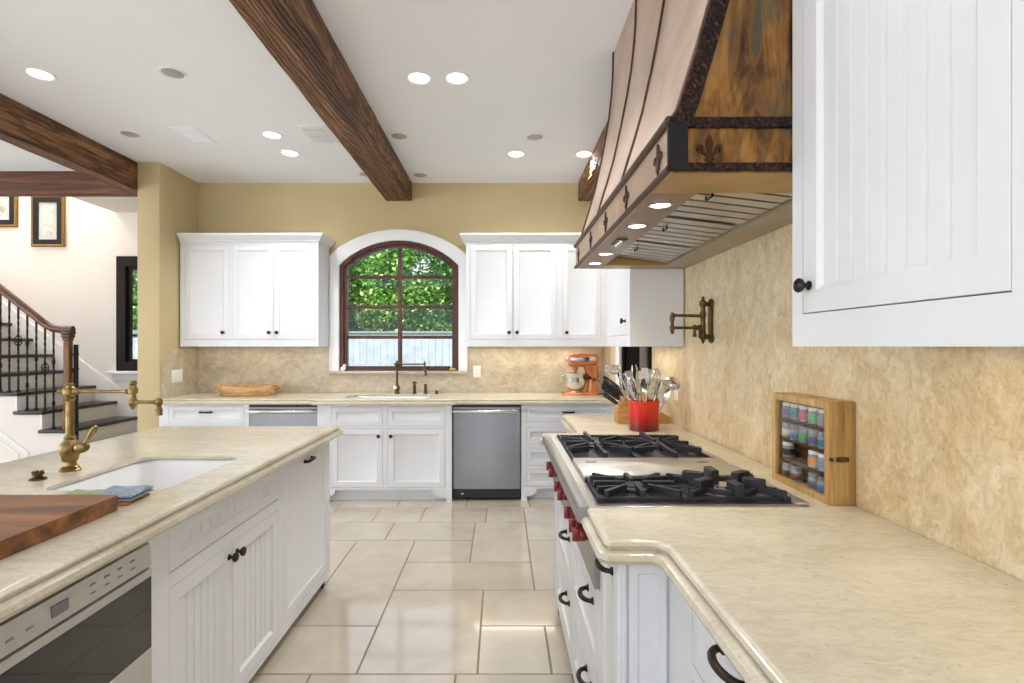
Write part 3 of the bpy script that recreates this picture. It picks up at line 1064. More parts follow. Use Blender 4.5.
# ================================================================== BACK WALL CABINETS
TU = FACE_BACK(4.96)
def wallcab(name, label, T, u0, u1, v0, v1, depth, doors, crown=None, bead=0.0, stile=.05, group=None):
    loc = T @ Vector(((u0 + u1) / 2, -depth / 2, v0))
    t = thing(name, label, 'cabinet', loc, group)
    mb = MB(); carcass(mb, u0, u1, v0, v1, depth, [d[:4] for d in doors], lid=True); mb.build('carcass', 'white', t, T)
    for d in doors:
        front(t, T, 'door', *d[:4], hw=d[4], bead=bead, stile=stile)
    return t
def px2x(px, Y): return (px - 501) / F * Y
Y4 = 4.96
zt, zb = 2.35, 1.447
def dr(p0, p1, kn): 
    return (px2x(p0, Y4), px2x(p1, Y4), zb, zt, ('knob', px2x(kn, Y4), 1.513))
t = wallcab('wall_cabinet', 'white wall cabinet over the wooden tray, with three panelled doors', TU, -3.06, -1.742, 1.38, 2.40, .313,
        [dr(185, 229.5, 223.5), dr(232, 273.3, 269.5), dr(273.6, 315, 277.3)])
prof = [(0, 2.375), (.012, 2.38), (.014, 2.392), (.03, 2.405), (.052, 2.43), (.056, 2.436), (.056, 2.452)]
mb = MB(); mb.slab([(-3.06, 4.96), (-1.742, 4.96), (-1.742, 5.272), (-3.06, 5.272)], [1, 1, 0, 0], prof); mb.build('crown_molding', 'white', t)
t = wallcab('wall_cabinet', 'white wall cabinet above the stand mixer, with three panelled doors', TU, -.334, 1.035, 1.38, 2.40, .313,
        [dr(470, 512.7, 509), dr(513.3, 556.5, 517), dr(562, 601, 566.5)])
mb = MB(); mb.slab([(-.334, 4.96), (1.035, 4.96), (1.035, 5.272), (-.334, 5.272)], [1, 0, 0, 1], prof); mb.build('crown_molding', 'white', t)

TR = FACE_LEFTWARD(.732)
t = wallcab('wall_cabinet', 'white wall cabinet beyond the copper hood, seen from its plain grey-white end', TR, 2.955, 3.60, 1.38, 2.62, .305,
        [(3.02, 3.57, 1.447, 2.56, ('knob', 3.06, 1.53))])
mb = MB(); mb.slab([(.738, 2.955), (1.037, 2.955), (1.037, 3.60), (.738, 3.60)], [0, 0, 1, 1], [(a, b + .22) for a, b in prof]); mb.build('crown_molding', 'white', t)

t = wallcab('wall_cabinet', 'large white beadboard wall cabinet nearest the viewer, beside the copper hood', TR, -.30, 1.306, 1.38, 2.72, .305,
        [(.745, 1.262, 1.458, 2.66, ('knob', 1.235, 1.525)), (.16, .675, 1.458, 2.66, ('knob', .205, 1.525))], bead=.047, stile=.052)

# ================================================================== BACK BASE RUN
TB = FACE_BACK(4.67)
s = 111.35
bx = lambda px: (px - 501) / s
bz = lambda py: EYE + (346.5 - py) / s
def base_unit(name, label, T, u0, u1, v0, v1, depth, fronts, feet=None, toe=None, side=None, cat='cabinet'):
    loc = T @ Vector(((u0 + u1) / 2, -depth / 2, 0))
    t = thing(name, label, cat, loc)
    mb = MB(); carcass(mb, u0, u1, v0, v1, depth, [f[1:5] for f in fronts])
    mb.build('carcass', 'white', t, T)
    for f in fronts:
        front(t, T, f[0], *f[1:5], hw=f[5], bead=f[6] if len(f) > 6 else 0, stile=f[7] if len(f) > 7 else .05, rail=f[8] if len(f) > 8 else None)
    if feet:
        # bracket feet with a curved shoulder, and a recessed plinth
        h, a, b = v0, feet, .05
        def shoulder(x0, d):
            p = [(x0, h + .02), (x0, 0), (x0 + d * b, 0), (x0 + d * b, h * .35)]
            p += [(x0 + d * (b + (a - b) * math.sin(PI / 2 * i / 6)), h * .35 + h * .5 * (1 - math.cos(PI / 2 * i / 6))) for i in range(1, 7)]
            p += [(x0 + d * a, h + .02)]
            return p
        for x0, d in ((u0, 1), (u1, -1)):
            mb = MB(); mb.prism(shoulder(x0, d), -.021, .004, [], lambda p, q, r: (p, r, q)); mb.build('bracket_foot', 'white', t, T)
        mb = MB(); mb.box(u0 + .01, u1 - .01, -depth, -.06, 0.0, v0); mb.build('plinth', 'white', t, T)
    return t

base_unit('base_cabinet', 'white base cabinet under the wooden tray, with one drawer over doors', TB, -3.07, -2.262, .105, .862, .60,
          [('drawer', -2.985, -2.31, .69, .845, ('cup', -2.65, .79), 0, .035), ('door', -2.985, -2.65, .12, .67, ('knob', -2.69, .60)), ('door', -2.645, -2.31, .12, .67, ('knob', -2.60, .60))], feet=.12)
TS = FACE_BACK(4.62)
base_unit('sink_cabinet', 'white sink base cabinet below the arched window, two doors under false fronts', TS, -1.632, -.437, .105, .862, .64,
          [('false_front', -1.51, -1.052, .672, .845, None, 0, .04), ('false_front', -1.008, -.495, .672, .845, None, 0, .04),
           ('door', -1.51, -1.052, .125, .652, ('knob', -1.085, .585)), ('door', -1.008, -.495, .125, .652, ('knob', -.975, .585))], feet=.16)
base_unit('drawer_base', 'white four-drawer base cabinet under the stand mixer', TB, .182, 1.035, .105, .862, .60,
          [('drawer', .225, .985, .702, .845, ('cup', .605, .79), 0, .035), ('drawer', .225, .985, .505, .655, ('cup', .605, .59), 0, .035), ('drawer', .225, .985, .31, .47, ('cup', .605, .39), 0, .035),
           ('drawer', .225, .985, .125, .28, ('cup', .605, .2), 0, .035)], feet=.14)

def dishwasher(u0, u1, y, label):
    T = FACE_BACK(y)
    t = thing('dishwasher', label, 'dishwasher', ((u0 + u1) / 2, y + .3, 0))
    mb = MB(); mb.box(u0, u1, -.58, -.03, .03, .86, .002, 1); mb.build('tub', 'black', t, T)
    mb = MB()
    # slightly bowed stainless door
    n = 12
    for i in range(n + 1): pass
    pts = [(u0 + .004, -.03)] + [(u0 + .004 + (u1 - u0 - .008) * i / n, .012 + .006 * math.sin(PI * i / n)) for i in range(n + 1)] + [(u1 - .004, -.03)]
    mb.prism(pts, .105, .835, [], lambda a, b, h: (a, b, h))
    mb.build('door', 'steelz', t, T, smooth=40)
    mb = MB(); mb.tube([(u0 + .012, .016, .80), (u0 + .012, .045, .80), (u0 + .03, .05, .80), (u1 - .03, .05, .80), (u1 - .012, .045, .80), (u1 - .012, .016, .80)], .014, 10, flat=1.3)
    mb.build('handle', 'steelp', t, T)
    mb = MB(); mb.box(u0 + .004, u1 - .004, -.03, .004, .02, .102, .002, 1); mb.build('kickplate', 'black', t, T)
    mb = MB(); mb.box(u0 + .002, u1 - .002, -.03, .01, .838, .858, .001, 1); mb.build('control_strip', 'black', t, T)
    mb = MB(); mb.box(u0 + .07, u0 + .095, .004, .006, .055, .063); mb.build('badge', 'steelp', t, T)
    return t
dishwasher(-.429, .176, 4.67, 'stainless dishwasher between the sink cabinet and the four-drawer cabinet')
dishwasher(-2.254, -1.638, 4.67, 'stainless dishwasher half hidden behind the island corner, next to the tray cabinet')

# countertop with ogee edge
EDGE = [(.004, .862), (.013, .866), (.016, .877), (.013, .888), (.004, .893), (-.004, .894), (-.002, .898), (.002, .903), (.0, .908), (-.006, .911), (-.012, .912)]
cb = [(-3.066, 4.635), (-1.69, 4.635), (-1.66, 4.585), (-.42, 4.585), (-.39, 4.635), (1.04, 4.635), (1.04, 5.273), (-3.066, 5.273)]
hole = rrect(-1.43, -.66, 4.70, 5.08, .05)
mb = MB(); mb.slab(cb, [1, 1, 1, 1, 1, 0, 0, 0], [(-.09, .862)] + EDGE, [hole], bottom=False, hole_z=.900)
tag(mb.build('countertop', 'counter'), 'cream limestone countertop along the back wall under the arched window', 'countertop')

def sink(name, label, x0, x1, y0, y1, zr, deep):
    t = thing(name, label, 'sink', ((x0 + x1) / 2, (y0 + y1) / 2, zr - deep))
    mb = MB()
    loops = [(0.03, zr), (-.006, zr), (0, zr - .004), (.006, zr - .02), (.012, zr - deep + .05), (.03, zr - deep + .012), (.06, zr - deep)]
    rings = []
    for d, z in loops:
        if d == .03 and z == zr: d = -.02
        rings.append([mb.bm.verts.new((p[0], p[1], z)) for p in rrect(x0 + d, x1 - d, y0 + d, y1 - d, max(.012, .055 - d * .3))])
    rings2 = [[mb.bm.verts.new((p[0], p[1], z)) for p in rrect(x0 + d, x1 - d, y0 + d, y1 - d, .05)] for d, z in ((-.02, zr - .012), (-.012, zr - deep - .012))]
    for a, b in zip(rings, rings[1:]):
        for i in range(len(a)):
            j = (i + 1) % len(a)
            mb.bm.faces.new((a[i], a[j], b[j], b[i]))
    mb.bm.faces.new(rings[-1])
    for a, b in ((rings[0], rings2[0]), (rings2[0], rings2[1])):
        for i in range(len(a)):
            j = (i + 1) % len(a)
            mb.bm.faces.new((a[i], a[j], b[j], b[i]))
    mb.bm.faces.new(list(reversed(rings2[1])))
    mb.build('basin', 'porcelain', t)
    mb = MB(); mb.lathe([(.0, .0005), (.03, .0005), (.036, .004), (.044, .003), (.046, .0005)], ((x0 + x1) / 2, (y0 + y1) / 2, zr - deep), (0, 0, 1), 24, cap=False)
    mb.build('drain', 'steelp', t)
    return t
sink('undermount_sink', 'white undermount sink in the back counter below the arched window', -1.435, -.655, 4.695, 5.085, .8995, .22)

# ================================================================== ISLAND
TI = FACE_RIGHTWARD(-1.0)
ci_ = [(-.95, -.35), (-.95, 3.07), (-2.0, 3.07), (-2.06, -.35)]
hole_i = rrect(-1.51, -1.10, 1.69, 2.215, .06)
EDGE_I = [(.0, .858), (.010, .861), (.015, .871), (.012, .883), (.002, .889), (-.006, .890), (-.003, .895), (.001, .902), (-.002, .908), (-.008, .911), (-.014, .912)]
mb = MB(); mb.slab(ci_, [1, 1, 1, 1], [(-.09, .858)] + EDGE_I, [hole_i], bottom=False, hole_z=.900)
tag(mb.build('countertop', 'counter'), 'cream limestone island countertop with double rolled edge and sink cutout', 'countertop')
sink('undermount_sink', 'white undermount prep sink in the island, below the brass faucet', -1.515, -1.095, 1.685, 2.22, .8995, .21)

t = base_unit('sink_cabinet', 'white island cabinet with two beadboard doors under a beadboard false front', TI, 1.475, 2.375, .05, .855, .55,
          [('false_front', 1.565, 2.335, .695, .845, None, .055, .06, .042), ('door', 1.565, 1.937, .075, .65, ('knob', 1.912, .605), .042, .05), ('door', 1.941, 2.335, .075, .65, ('knob', 1.968, .605), .042, .05)])
mb = MB(); mb.box(1.5, 2.36, -.5, -.07, 0, .05); mb.build('plinth', 'dark', t, TI)

t = thing('panelled_dishwasher', 'white panelled island dishwasher with one small dark pull, at the far island corner', 'dishwasher', (-1.3, 2.7, 0))
mb = MB(); carcass(mb, 2.377, 3.035, .05, .855, .42, [(2.40, 3.0, .10, .848)]); mb.build('carcass', 'white', t, TI)
front(t, TI, 'door', 2.40, 3.0, .10, .848, ('cup', 2.69, .795), .0, .045, depth=.008)
mb = MB(); mb.box(2.385, 2.99, -.4, -.07, 0, .05); mb.build('plinth', 'dark', t, TI)
mb = MB(); mb.lathe([(.02, 0), (.026, .01), (.026, .035), (.02, .05)], (2.985, -.04, 0), (0, 0, 1), 14); mb.build('foot', 'bronze', t, TI)

# island body on the hidden side
t = thing('island_back', 'white panelled far side of the kitchen island', 'cabinet', (-1.7, 1.4, 0))
mb = MB(); mb.box(-1.93, -1.56, -.30, 3.03, .05, .855); panel(mb, -.3, 3.03, .05, .855, .06)
mb.bm.clear(); mb.box(-1.93, -1.56, -.30, 3.03, .05, .855); mb.build('carcass', 'white', t)
TL_ = Matrix(((0, -1, 0, -1.951), (1, 0, 0, 0), (0, 0, 1, 0), (0, 0, 0, 1)))
for k_ in range(4):
    mb = MB(); panel(mb, -.29 + .83 * k_, .52 + .83 * k_, .06, .85, .06); mb.build('panel', 'white', t, TL_)
mb = MB(); mb.box(-1.9, -1.58, -.25, 2.98, 0, .05); mb.build('plinth', 'dark', t)

# undercounter oven drawer in the island
t = thing('microwave_drawer', 'stainless undercounter microwave drawer with dark glass front in the island', 'microwave', (-1.2, 1.1, 0))
mb = MB(); mb.box(.72, 1.45, -.4, -.08, 0, .07); mb.box(.70, 1.468, -.45, -.03, .06, .854); mb.build('housing', 'black', t, TI)
mb = MB()
a = [(-.03, .765), (.016, .765), (.010, .826), (-.03, .826)]
mb.prism(a, .702, 1.464, [], lambda p, q, r: (r, p, q)); mb.build('control_panel', 'panelsteel', t, TI)
mb = MB(); mb.box(1.14, 1.185, .008, .0165, .782, .808, .001, 1); cp = mb.build('display', 'display', t, TI)
for i in range(4):
    for j in range(2):
        mb = MB(); u = 1.25 + .045 * i; mb.box(u, u + .014, .011, .0155, .783 + .02 * j, .787 + .02 * j); mb.build('button', 'greyp', t, TI)
for i in range(5):
    mb = MB(); u = .90 + .045 * i; mb.box(u, u + .016, .011, .0155, .788, .793); mb.build('button', 'greyp', t, TI)
mb = MB()
fr = [(.702, .34), (1.464, .34), (1.464, .758), (.702, .758)]
fi = [(.735, .53), (1.462, .53), (1.462, .735), (.735, .735)]
mb.box(.702, 1.464, -.03, .018, .735, .758, .002, 1); mb.box(.702, 1.464, -.03, .018, .36, .535, .002, 1); mb.box(.702, .73, -.03, .018, .535, .735, .002, 1)
mb.build('door', 'panelsteel', t, TI)
mb = MB(); mb.box(.73, 1.464, -.03, .0165, .535, .735, .001, 1); mb.build('glass', 'ovenglass', t, TI)
mb = MB(); panel(mb, .70, 1.468, .07, .35, .05); mb.build('drawer', 'white', t, TI)
t = base_unit('base_cabinet', 'white island base cabinet nearest the viewer beside the microwave drawer', TI, -.30, .697, .05, .855, .42,
          [('drawer', -.25, .65, .69, .845, ('pull', .2, .77)), ('door', -.25, .197, .075, .66, None, .042), ('door', .203, .65, .075, .66, None, .042)])
mb = MB(); mb.box(-.28, .68, -.4, -.07, 0, .05); mb.build('plinth', 'dark', t, TI)

# ---- brass articulated faucet on the island
fx, fy, fz = -1.627, 1.963, .912
t = thing('articulated_faucet', 'tall jointed brass faucet with lever handle beside the island sink', 'faucet', (fx, fy, fz))
C0 = (fx, fy, fz)
mb = MB(); mb.lathe([(.034, 0), (.034, .005), (.028, .009), (.030, .014), (.022, .02), (.020, .034), (.026, .04), (.028, .055), (.034, .068), (.036, .085), (.030, .104), (.020, .115), (.018, .120), (.021, .124), (.017, .13),
                    (.0135, .14), (.0125, .262), (.016, .266), (.017, .272), (.0145, .276), (.016, .284), (.021, .29), (.021, .306), (.016, .312), (.012, .318), (.013, .324), (.008, .330), (0, .332)], C0, (0, 0, 1), 24)
mb.build('column', 'brass', t)
mb = MB()
zA = fz + .298
mb.lathe([(0, -.045), (.008, -.044), (.009, -.036), (.006, -.032), (.012, -.028), (.012, .028), (.009, .034), (.0065, .04), (.0065, .205), (.009, .209), (.009, .217), (.0065, .22), (.0065, .235)], (fx, fy, zA), (1, 0, 0), 16)
mb.build('upper_arm', 'brass', t)
jx = fx + .238
mb = MB(); mb.lathe([(0, -.068), (.006, -.066), (.008, -.058), (.013, -.052), (.016, -.04), (.013, -.03), (.010, -.02), (.010, -.01), (.016, -.006), (.017, .01), (.012, .018), (.010, .022), (.014, .03), (.010, .04), (.0, .044)], (jx, fy, zA), (0, 0, 1), 18)
mb.build('elbow_joint', 'brass', t)
mb = MB(); mb.lathe([(.010, 0), (.010, .014), (.0065, .02), (.0065, .078), (.010, .082), (.010, .09)], (jx, fy, zA - .04), (1, 0, 0), 14)
mb.build('lower_arm', 'brass', t)
mb = MB(); mb.lathe([(0, .018), (.008, .016), (.013, .008), (.013, -.006), (.009, -.012), (.009, -.022), (.012, -.026), (.012, -.05), (.008, -.05)], (jx + .098, fy, zA - .04), (0, 0, 1), 16)
mb.build('spout', 'brass', t)
mb = MB(); hd = Vector((.85, -.25, .12)).normalized()
mb.lathe([(.016, .02), (.017, .045), (.021, .05), (.021, .062), (.016, .068), (.014, .074), (.018, .078), (.012, .086), (0, .088)], (fx, fy, fz + .082), hd, 18)
hb = mb.build('valve', 'brass', t)
p0 = Vector((fx, fy, fz + .082)) + hd * .066
mb = MB(); mb.tube([p0, p0 + Vector((.012, 0, .02)), p0 + Vector((.03, -.002, .045)), p0 + Vector((.047, -.004, .07)), p0 + Vector((.055, -.005, .081))], [.006, .0055, .0095, .012, .006], 12)
mb.build('lever', 'brass', hb)

p = at(38, 480, 1.83)
t = thing('air_switch', 'small dark brass button on the island counter beside the faucet', 'switch', (p.x, p.y, .912))
mb = MB(); mb.lathe([(.026, 0), (.026, .004), (.02, .008), (.014, .010), (.014, .016), (.018, .018), (.018, .024), (.0, .025)], (p.x, p.y, .912), (0, 0, 1), 20)
mb.build('base', 'abrass', t)
mb = MB()
for k in range(5):
    a = 2 * PI * k / 5
    mb.lathe([(0, 0), (.005, .001), (.006, .005), (0, .009)], (p.x + .012 * math.cos(a), p.y + .012 * math.sin(a), .936), (0, 0, 1), 8)
mb.build('knob', 'abrass', t)

# ---- butcher block on the island
mb = MB(); mb.prism(rrect(-1.72, -1.094, .93, 1.492, .012, 3), .914, .955)
ob = mb
bmesh.ops.bevel(ob.bm, geom=[e for e in ob.bm.edges if len(e.link_faces) == 2 and abs(e.verts[0].co.z - e.verts[1].co.z) < 1e-5 and e.calc_face_angle(0) > .5], offset=.006, segments=3, profile=.5, affect='EDGES')
tag(mb.build('cutting_board', 'board'), 'thick brown butcher block board lying on the island counter', 'cutting board')

# ---- folded cloths behind the board
def cloth(name, label, mat, px, py, Y, sx_, sy_, rot, layers, z0, seed):
    rnd = random.Random(seed)
    c = at(px, py, Y)
    mb = MB()
    for k in range(layers):
        n = 14
        R = Matrix.Rotation(rot, 3, 'Z')
        hz = .0075
        def P(i, j, top):
            u, v = i / n - .5, j / n - .5
            pu, pv = u * sx_, v * sy_
            edge = min(.5 - abs(u), .5 - abs(v))
            rise_ = min(1, edge / .05)
            z = z0 + k * .010 + (hz * (0.35 + .65 * rise_) if top else 0) + .0022 * math.sin(u * 9 + seed) * math.cos(v * 7 + k) * (1 if top else 0)
            q = R @ Vector((pu, pv, 0))
            return (c.x + q.x, c.y + q.y, z)
        top = [[mb.bm.verts.new(P(i, j, True)) for j in range(n + 1)] for i in range(n + 1)]
        bot = [[mb.bm.verts.new(P(i, j, False)) for j in range(n + 1)] for i in range(n + 1)]
        for i in range(n):
            for j in range(n):
                mb.bm.faces.new((top[i][j], top[i + 1][j], top[i + 1][j + 1], top[i][j + 1]))
                mb.bm.faces.new((bot[i][j], bot[i][j + 1], bot[i + 1][j + 1], bot[i + 1][j]))
        for i in range(n):
            for A, B in (((i, 0), (i + 1, 0)), ((i + 1, n), (i, n)), ((0, i + 1), (0, i)), ((n, i), (n, i + 1))):
                mb.bm.faces.new((top[A[0]][A[1]], top[B[0]][B[1]], bot[B[0]][B[1]], bot[A[0]][A[1]]))
    return tag(mb.build(name, mat, smooth=60), label, 'cloth')
cloth('dish_cloth', 'orange brown folded cloth lying under the blue cloth by the island sink', 'mat_orange', 118, 497, 1.575, .12, .115, .12, 1, .913, 1)
cloth('dish_cloth', 'grey blue folded cloth on top of the orange one beside the island sink', 'mat_blue', 121, 491.5, 1.585, .125, .12, .1, 2, .9245, 2)
cloth('dish_cloth', 'sage green folded cloth between the cutting board and the blue cloth', 'mat_green', 82, 491, 1.585, .13, .11, -.05, 2, .913, 3)
# ================================================================== RIGHT RUN
# worktop with cutout behind the rangetop
EDGE_R = [(.0, .856), (.012, .859), (.018, .870), (.014, .882), (.003, .887), (-.006, .888), (-.003, .893), (.001, .900), (-.001, .907), (-.007, .911), (-.014, .912)]
def arcpts(cx, cy, r, a0, a1, k=6):
    return [(cx + r * math.cos(math.radians(a0 + (a1 - a0) * i / k)), cy + r * math.sin(math.radians(a0 + (a1 - a0) * i / k))) for i in range(k + 1)]
cw = [(1.042, -.30), (1.042, 3.58), (.47, 3.58), (.42, 3.53), (.42, 2.86), (.395, 2.82), (.235, 2.82), (.225, 2.81), (.225, 2.733), (.90, 2.733), (.90, 1.508), (.25, 1.508), (.25, 1.265)]
cw += [(.262, 1.252), (.345, 1.252)] + arcpts(.350, 1.212, .04, 90, 0, 5)[1:] + [(.392, -.30)]
fl = [0, 1, 1, 1, 1, 1, 1, 1, 0, 0, 0, 1, 1, 1] + [1] * (len(cw) - 15) + [0]
mb = MB(); mb.slab(cw, fl, EDGE_R)
tag(mb.build('countertop', 'counter'), 'long cream limestone countertop on the right wall, notched around the rangetop', 'countertop')

# cabinets
TN = FACE_LEFTWARD(.415)
base_unit('drawer_base', 'white base cabinet nearest the viewer at the bottom right corner, one dark drawer pull showing', TN, -.28, 1.285, .10, .855, .61,
          [('drawer', .50, 1.13, .69, .85, ('pull', .918, .816, 0.0, .11, .0062, .036), 0, .03), ('drawer', .50, 1.13, .40, .655, ('pull', .815, .53), 0, .045), ('drawer', .50, 1.13, .12, .38, ('pull', .815, .25), 0, .045),
           ('door', -.2, .46, .12, .84, ('knob', .42, .75), 0, .05)], feet=.12)
TG = FACE_LEFTWARD(.288)
t = base_unit('pullout_cabinet', 'narrow white pull-out cabinet with pilaster at the near end of the rangetop', TG, 1.29, 1.508, .06, .855, .72,
          [('drawer', 1.315, 1.49, .10, .84, ('pull', 1.385, .80, 0, .085), 0, .02)])
mb = MB()
panel(mb, .315, .41, .10, .85, .022, .03, depth=.012, thick=.006); mb.bm.transform(FACE_BACK(1.283)); mb.box(.291, .295, 1.2765, 1.29, .08, .85, .001, 1); mb.box(.301, .306, 1.2765, 1.29, .08, .85, .001, 1)
mb.box(.288, .31, 1.278, 1.29, .06, .855, .003, 1)
mb.build('end_panel', 'white', t)
mb = MB(); mb.box(1.29, 1.508, -.6, -.06, 0, .06); mb.build('plinth', 'dark', t, TG)
t = base_unit('drawer_base', 'white four-drawer cabinet directly under the rangetop', TG, 1.51, 2.73, .06, .668, .72,
          [('drawer', 1.545, 2.10, .385, .652, ('pull', 1.67, .585, 0, .09, .006, .034), 0, .05), ('drawer', 1.545, 2.10, .09, .36, ('pull', 1.70, .30, 0, .09, .006, .034), 0, .05),
           ('drawer', 2.135, 2.70, .385, .652, ('pull', 2.23, .57, 0, .09, .006, .034), 0, .05), ('drawer', 2.135, 2.70, .09, .36, ('pull', 2.23, .30, 0, .09, .006, .034), 0, .05)])
mb = MB(); mb.box(1.53, 2.71, -.6, -.07, 0, .06); mb.build('plinth', 'dark', t, TG)
mb = MB(); mb.lathe([(.02, 0), (.026, .01), (.026, .04), (.02, .06)], (2.67, -.03, 0), (0, 0, 1), 14); mb.build('foot', 'bronze', t, TG)
t = base_unit('pullout_cabinet', 'narrow white cabinet at the far end of the rangetop', TG, 2.732, 2.80, .06, .855, .72,
          [('false_front', 2.745, 2.787, .10, .84, None, 0, .012)])
mb = MB(); mb.box(2.735, 2.79, -.6, -.06, 0, .06); mb.build('plinth', 'dark', t, TG)
base_unit('base_cabinet', 'white base cabinet under the red crock, beyond the rangetop', FACE_LEFTWARD(.45), 2.802, 3.55, .10, .855, .56,
          [('drawer', 2.85, 3.51, .69, .84, ('pull', 3.18, .775), 0, .04), ('door', 2.85, 3.178, .12, .67, ('knob', 3.14, .6)), ('door', 3.182, 3.51, .12, .67, ('knob', 3.22, .6))], feet=.12)

# ---- rangetop
rt = thing('rangetop', 'stainless gas rangetop with red knobs and black cast iron grates', 'rangetop', (.56, 2.05, .675))
Y0, Y1 = 1.51, 2.730
mb = MB(); mb.box(.30, .895, Y0, Y1, .675, .905); mb.build('body', 'steely', rt)
mb = MB()
pr = [(.31, .675), (.272, .675), (.270, .76), (.262, .86)] + [(.2405 + .024 * math.cos(math.radians(a)), .888 + .026 * math.sin(math.radians(a))) for a in range(230, 89, -14)] + [(.272, .916), (.31, .916)]
mb.prism(pr, Y0, Y1, [], lambda p, q, r: (p, r, q)); mb.build('bullnose', 'steely', rt, smooth=30)
mb = MB(); mb.box(.255, .898, Y0 - .002, Y1 + .001, .905, .9165, .002, 1); mb.build('cooking_surface', 'steelx', rt)
mb = MB(); mb.box(.268, .30, Y0 + .02, Y0 + .05, .73, .745); mb.bm.clear()
mb.box(.86, .898, Y0 + .004, Y1 - .004, .9165, .926, .004)
for k in range(22): 
    y = Y0 + .05 + k * .052
    mb.box(.868, .890, y, y + .03, .926, .9275)
mb.build('rear_vent', 'steelx', rt)
def knob_red(y, z=.812):
    mb = MB()
    x = .266
    ax = Vector((-1, 0, .12))
    mb.lathe([(.022, 0), (.022, .004), (.018, .006)], (x, y, z), ax, 20)
    k = mb.build('knob_bezel', 'steelp', rt)
    mb = MB()
    mb.lathe([(.016, .004), (.017, .012), (.020, .016), (.020, .028), (.018, .032), (0, .033)], (x, y, z), ax, 20)
    mb.box(x - .052, x - .028, y - .006, y + .006, z - .018, z + .023, .004)
    mb.build('knob', 'red', rt)
for y in (2.46, 2.33, 2.10, 1.98, 1.77, 1.64, 1.565): knob_red(y)
# drip tray edge
def grate(x0, x1, y0, y1, wok=False):
    z0, z1 = .930, .962
    mb = MB()
    w = .0075
    def bar(a, b, za=z0, zbb=z1, w=w, taper=0):
        a, b = Vector(a), Vector(b)
        d = (b - a); L = d.length; d.normalize()
        n = Vector((-d.y, d.x)) * w
        q = [a + n, b + n * .75, b - n * .75, a - n]
        mb.prism([(p.x, p.y) for p in q], za, zbb)
    def sqbar(a, b): bar(a, b, .928, .944)
    # outer frame
    bar((x0, y0), (x1, y0), .921, .931, .005); bar((x0, y1), (x1, y1), .921, .931, .005); bar((x0, y0), (x0, y1), .921, .931, .005); bar((x1, y0), (x1, y1), .921, .931, .005)
    cx, cy = (x0 + x1) / 2, (y0 + y1) / 2
    for px, py in ((x0, y0), (x1, y0), (x0, y1), (x1, y1)):
        mb.box(px - .010, px + .010, py - .010, py + .010, .9165, .932, .002, 1)
    if not wok:
        for fr_ in (.2, .8):
            for s_ in (0, 1):
                xa, xb = (x0, x0 + (x1 - x0) * .32) if s_ == 0 else (x1, x1 - (x1 - x0) * .32)
                yy = y0 + (y1 - y0) * fr_
                bar((xa, yy), (xb, yy + (cy - yy) * .25), .926, .950, .006)
        for k in range(8):
            a = PI / 4 * k
            dx, dy = math.cos(a), math.sin(a)
            sx_ = (x1 - x0) / 2 / max(abs(dx), 1e-6); sy_ = (y1 - y0) / 2 / max(abs(dy), 1e-6)
            L = min(sx_, sy_)
            r0 = .028 if k % 2 == 0 else .05
            bar((cx + dx * L, cy + dy * L), (cx + dx * r0, cy + dy * r0), .928, .950, .0075)
    else:
        n = 40
        R = min(x1 - x0, y1 - y0) / 2 - .008
        for q in range(n):
            a, b = 2 * PI * q / n, 2 * PI * (q + 1) / n
            mb.prism([(cx + R * math.cos(a), cy + R * math.sin(a)), (cx + (R - .016) * math.cos(a), cy + (R - .016) * math.sin(a)), (cx + (R - .016) * math.cos(b), cy + (R - .016) * math.sin(b)), (cx + R * math.cos(b), cy + R * math.sin(b))], .930, .944)
        for k in range(6):
            a = PI / 3 * k + PI / 6
            d = Vector((math.cos(a), math.sin(a)))
            c = Vector((cx, cy)) + d * (R - .01)
            mtx = Matrix.Translation((c.x, c.y, .944)) @ Matrix.Rotation(a, 4, 'Z')
            mb.box(-.035, .03, -.014, .014, -.014, .026, .003, 1, mtx)
            e = Vector((cx, cy)) + d * (R + .05)
            if x0 < e.x < x1 and y0 < e.y < y1:
                bar((c.x, c.y), (e.x, e.y), .930, .948)
        for px, py in ((x0, y0), (x1, y0), (x0, y1), (x1, y1)):
            d = (Vector((px, py)) - Vector((cx, cy))).normalized()
            bar((px, py), (cx + d.x * (R + .0), cy + d.y * (R + .0)), .930, .948)
    g = mb.build('grate', 'iron', rt)
    mb = MB(); mb.lathe([(.075, .9165), (.075, .919), (.055, .921), (.048, .923), (.048, .932), (.04, .935), (.034, .936), (.034, .940), (.0, .942)], (cx, cy, 0), (0, 0, 1), 28)
    mb.build('burner', 'iron' if not wok else 'steelp', rt)
xm = (.275 + .845) / 2
grate(.296, xm - .006, 1.553, 1.775); grate(xm + .006, .852, 1.553, 1.775, True)
grate(.296, xm - .006, 2.10, 2.64); grate(xm + .006, .852, 2.10, 2.64)
for a, b in ((1.53, 1.80), (2.085, 2.70)):
    mb = MB(); mb.box(.286, .858, a, b, .9165, .9185, .001, 1); mb.build('burner_pan', plain('dark_pan_enamel', rgb(60, 58, 60), .3, .3), rt)
mb = MB(); mb.box(.286, .858, 1.804, 2.080, .9165, .936, .005); mb.build('griddle_cover', 'steelx', rt)
for x in (.345, .775):
    mb = MB(); mb.prism(rrect(x - .022, x + .022, 1.99, 2.005, .007, 3), .9362, .9368); mb.build('finger_slot', 'black', rt)

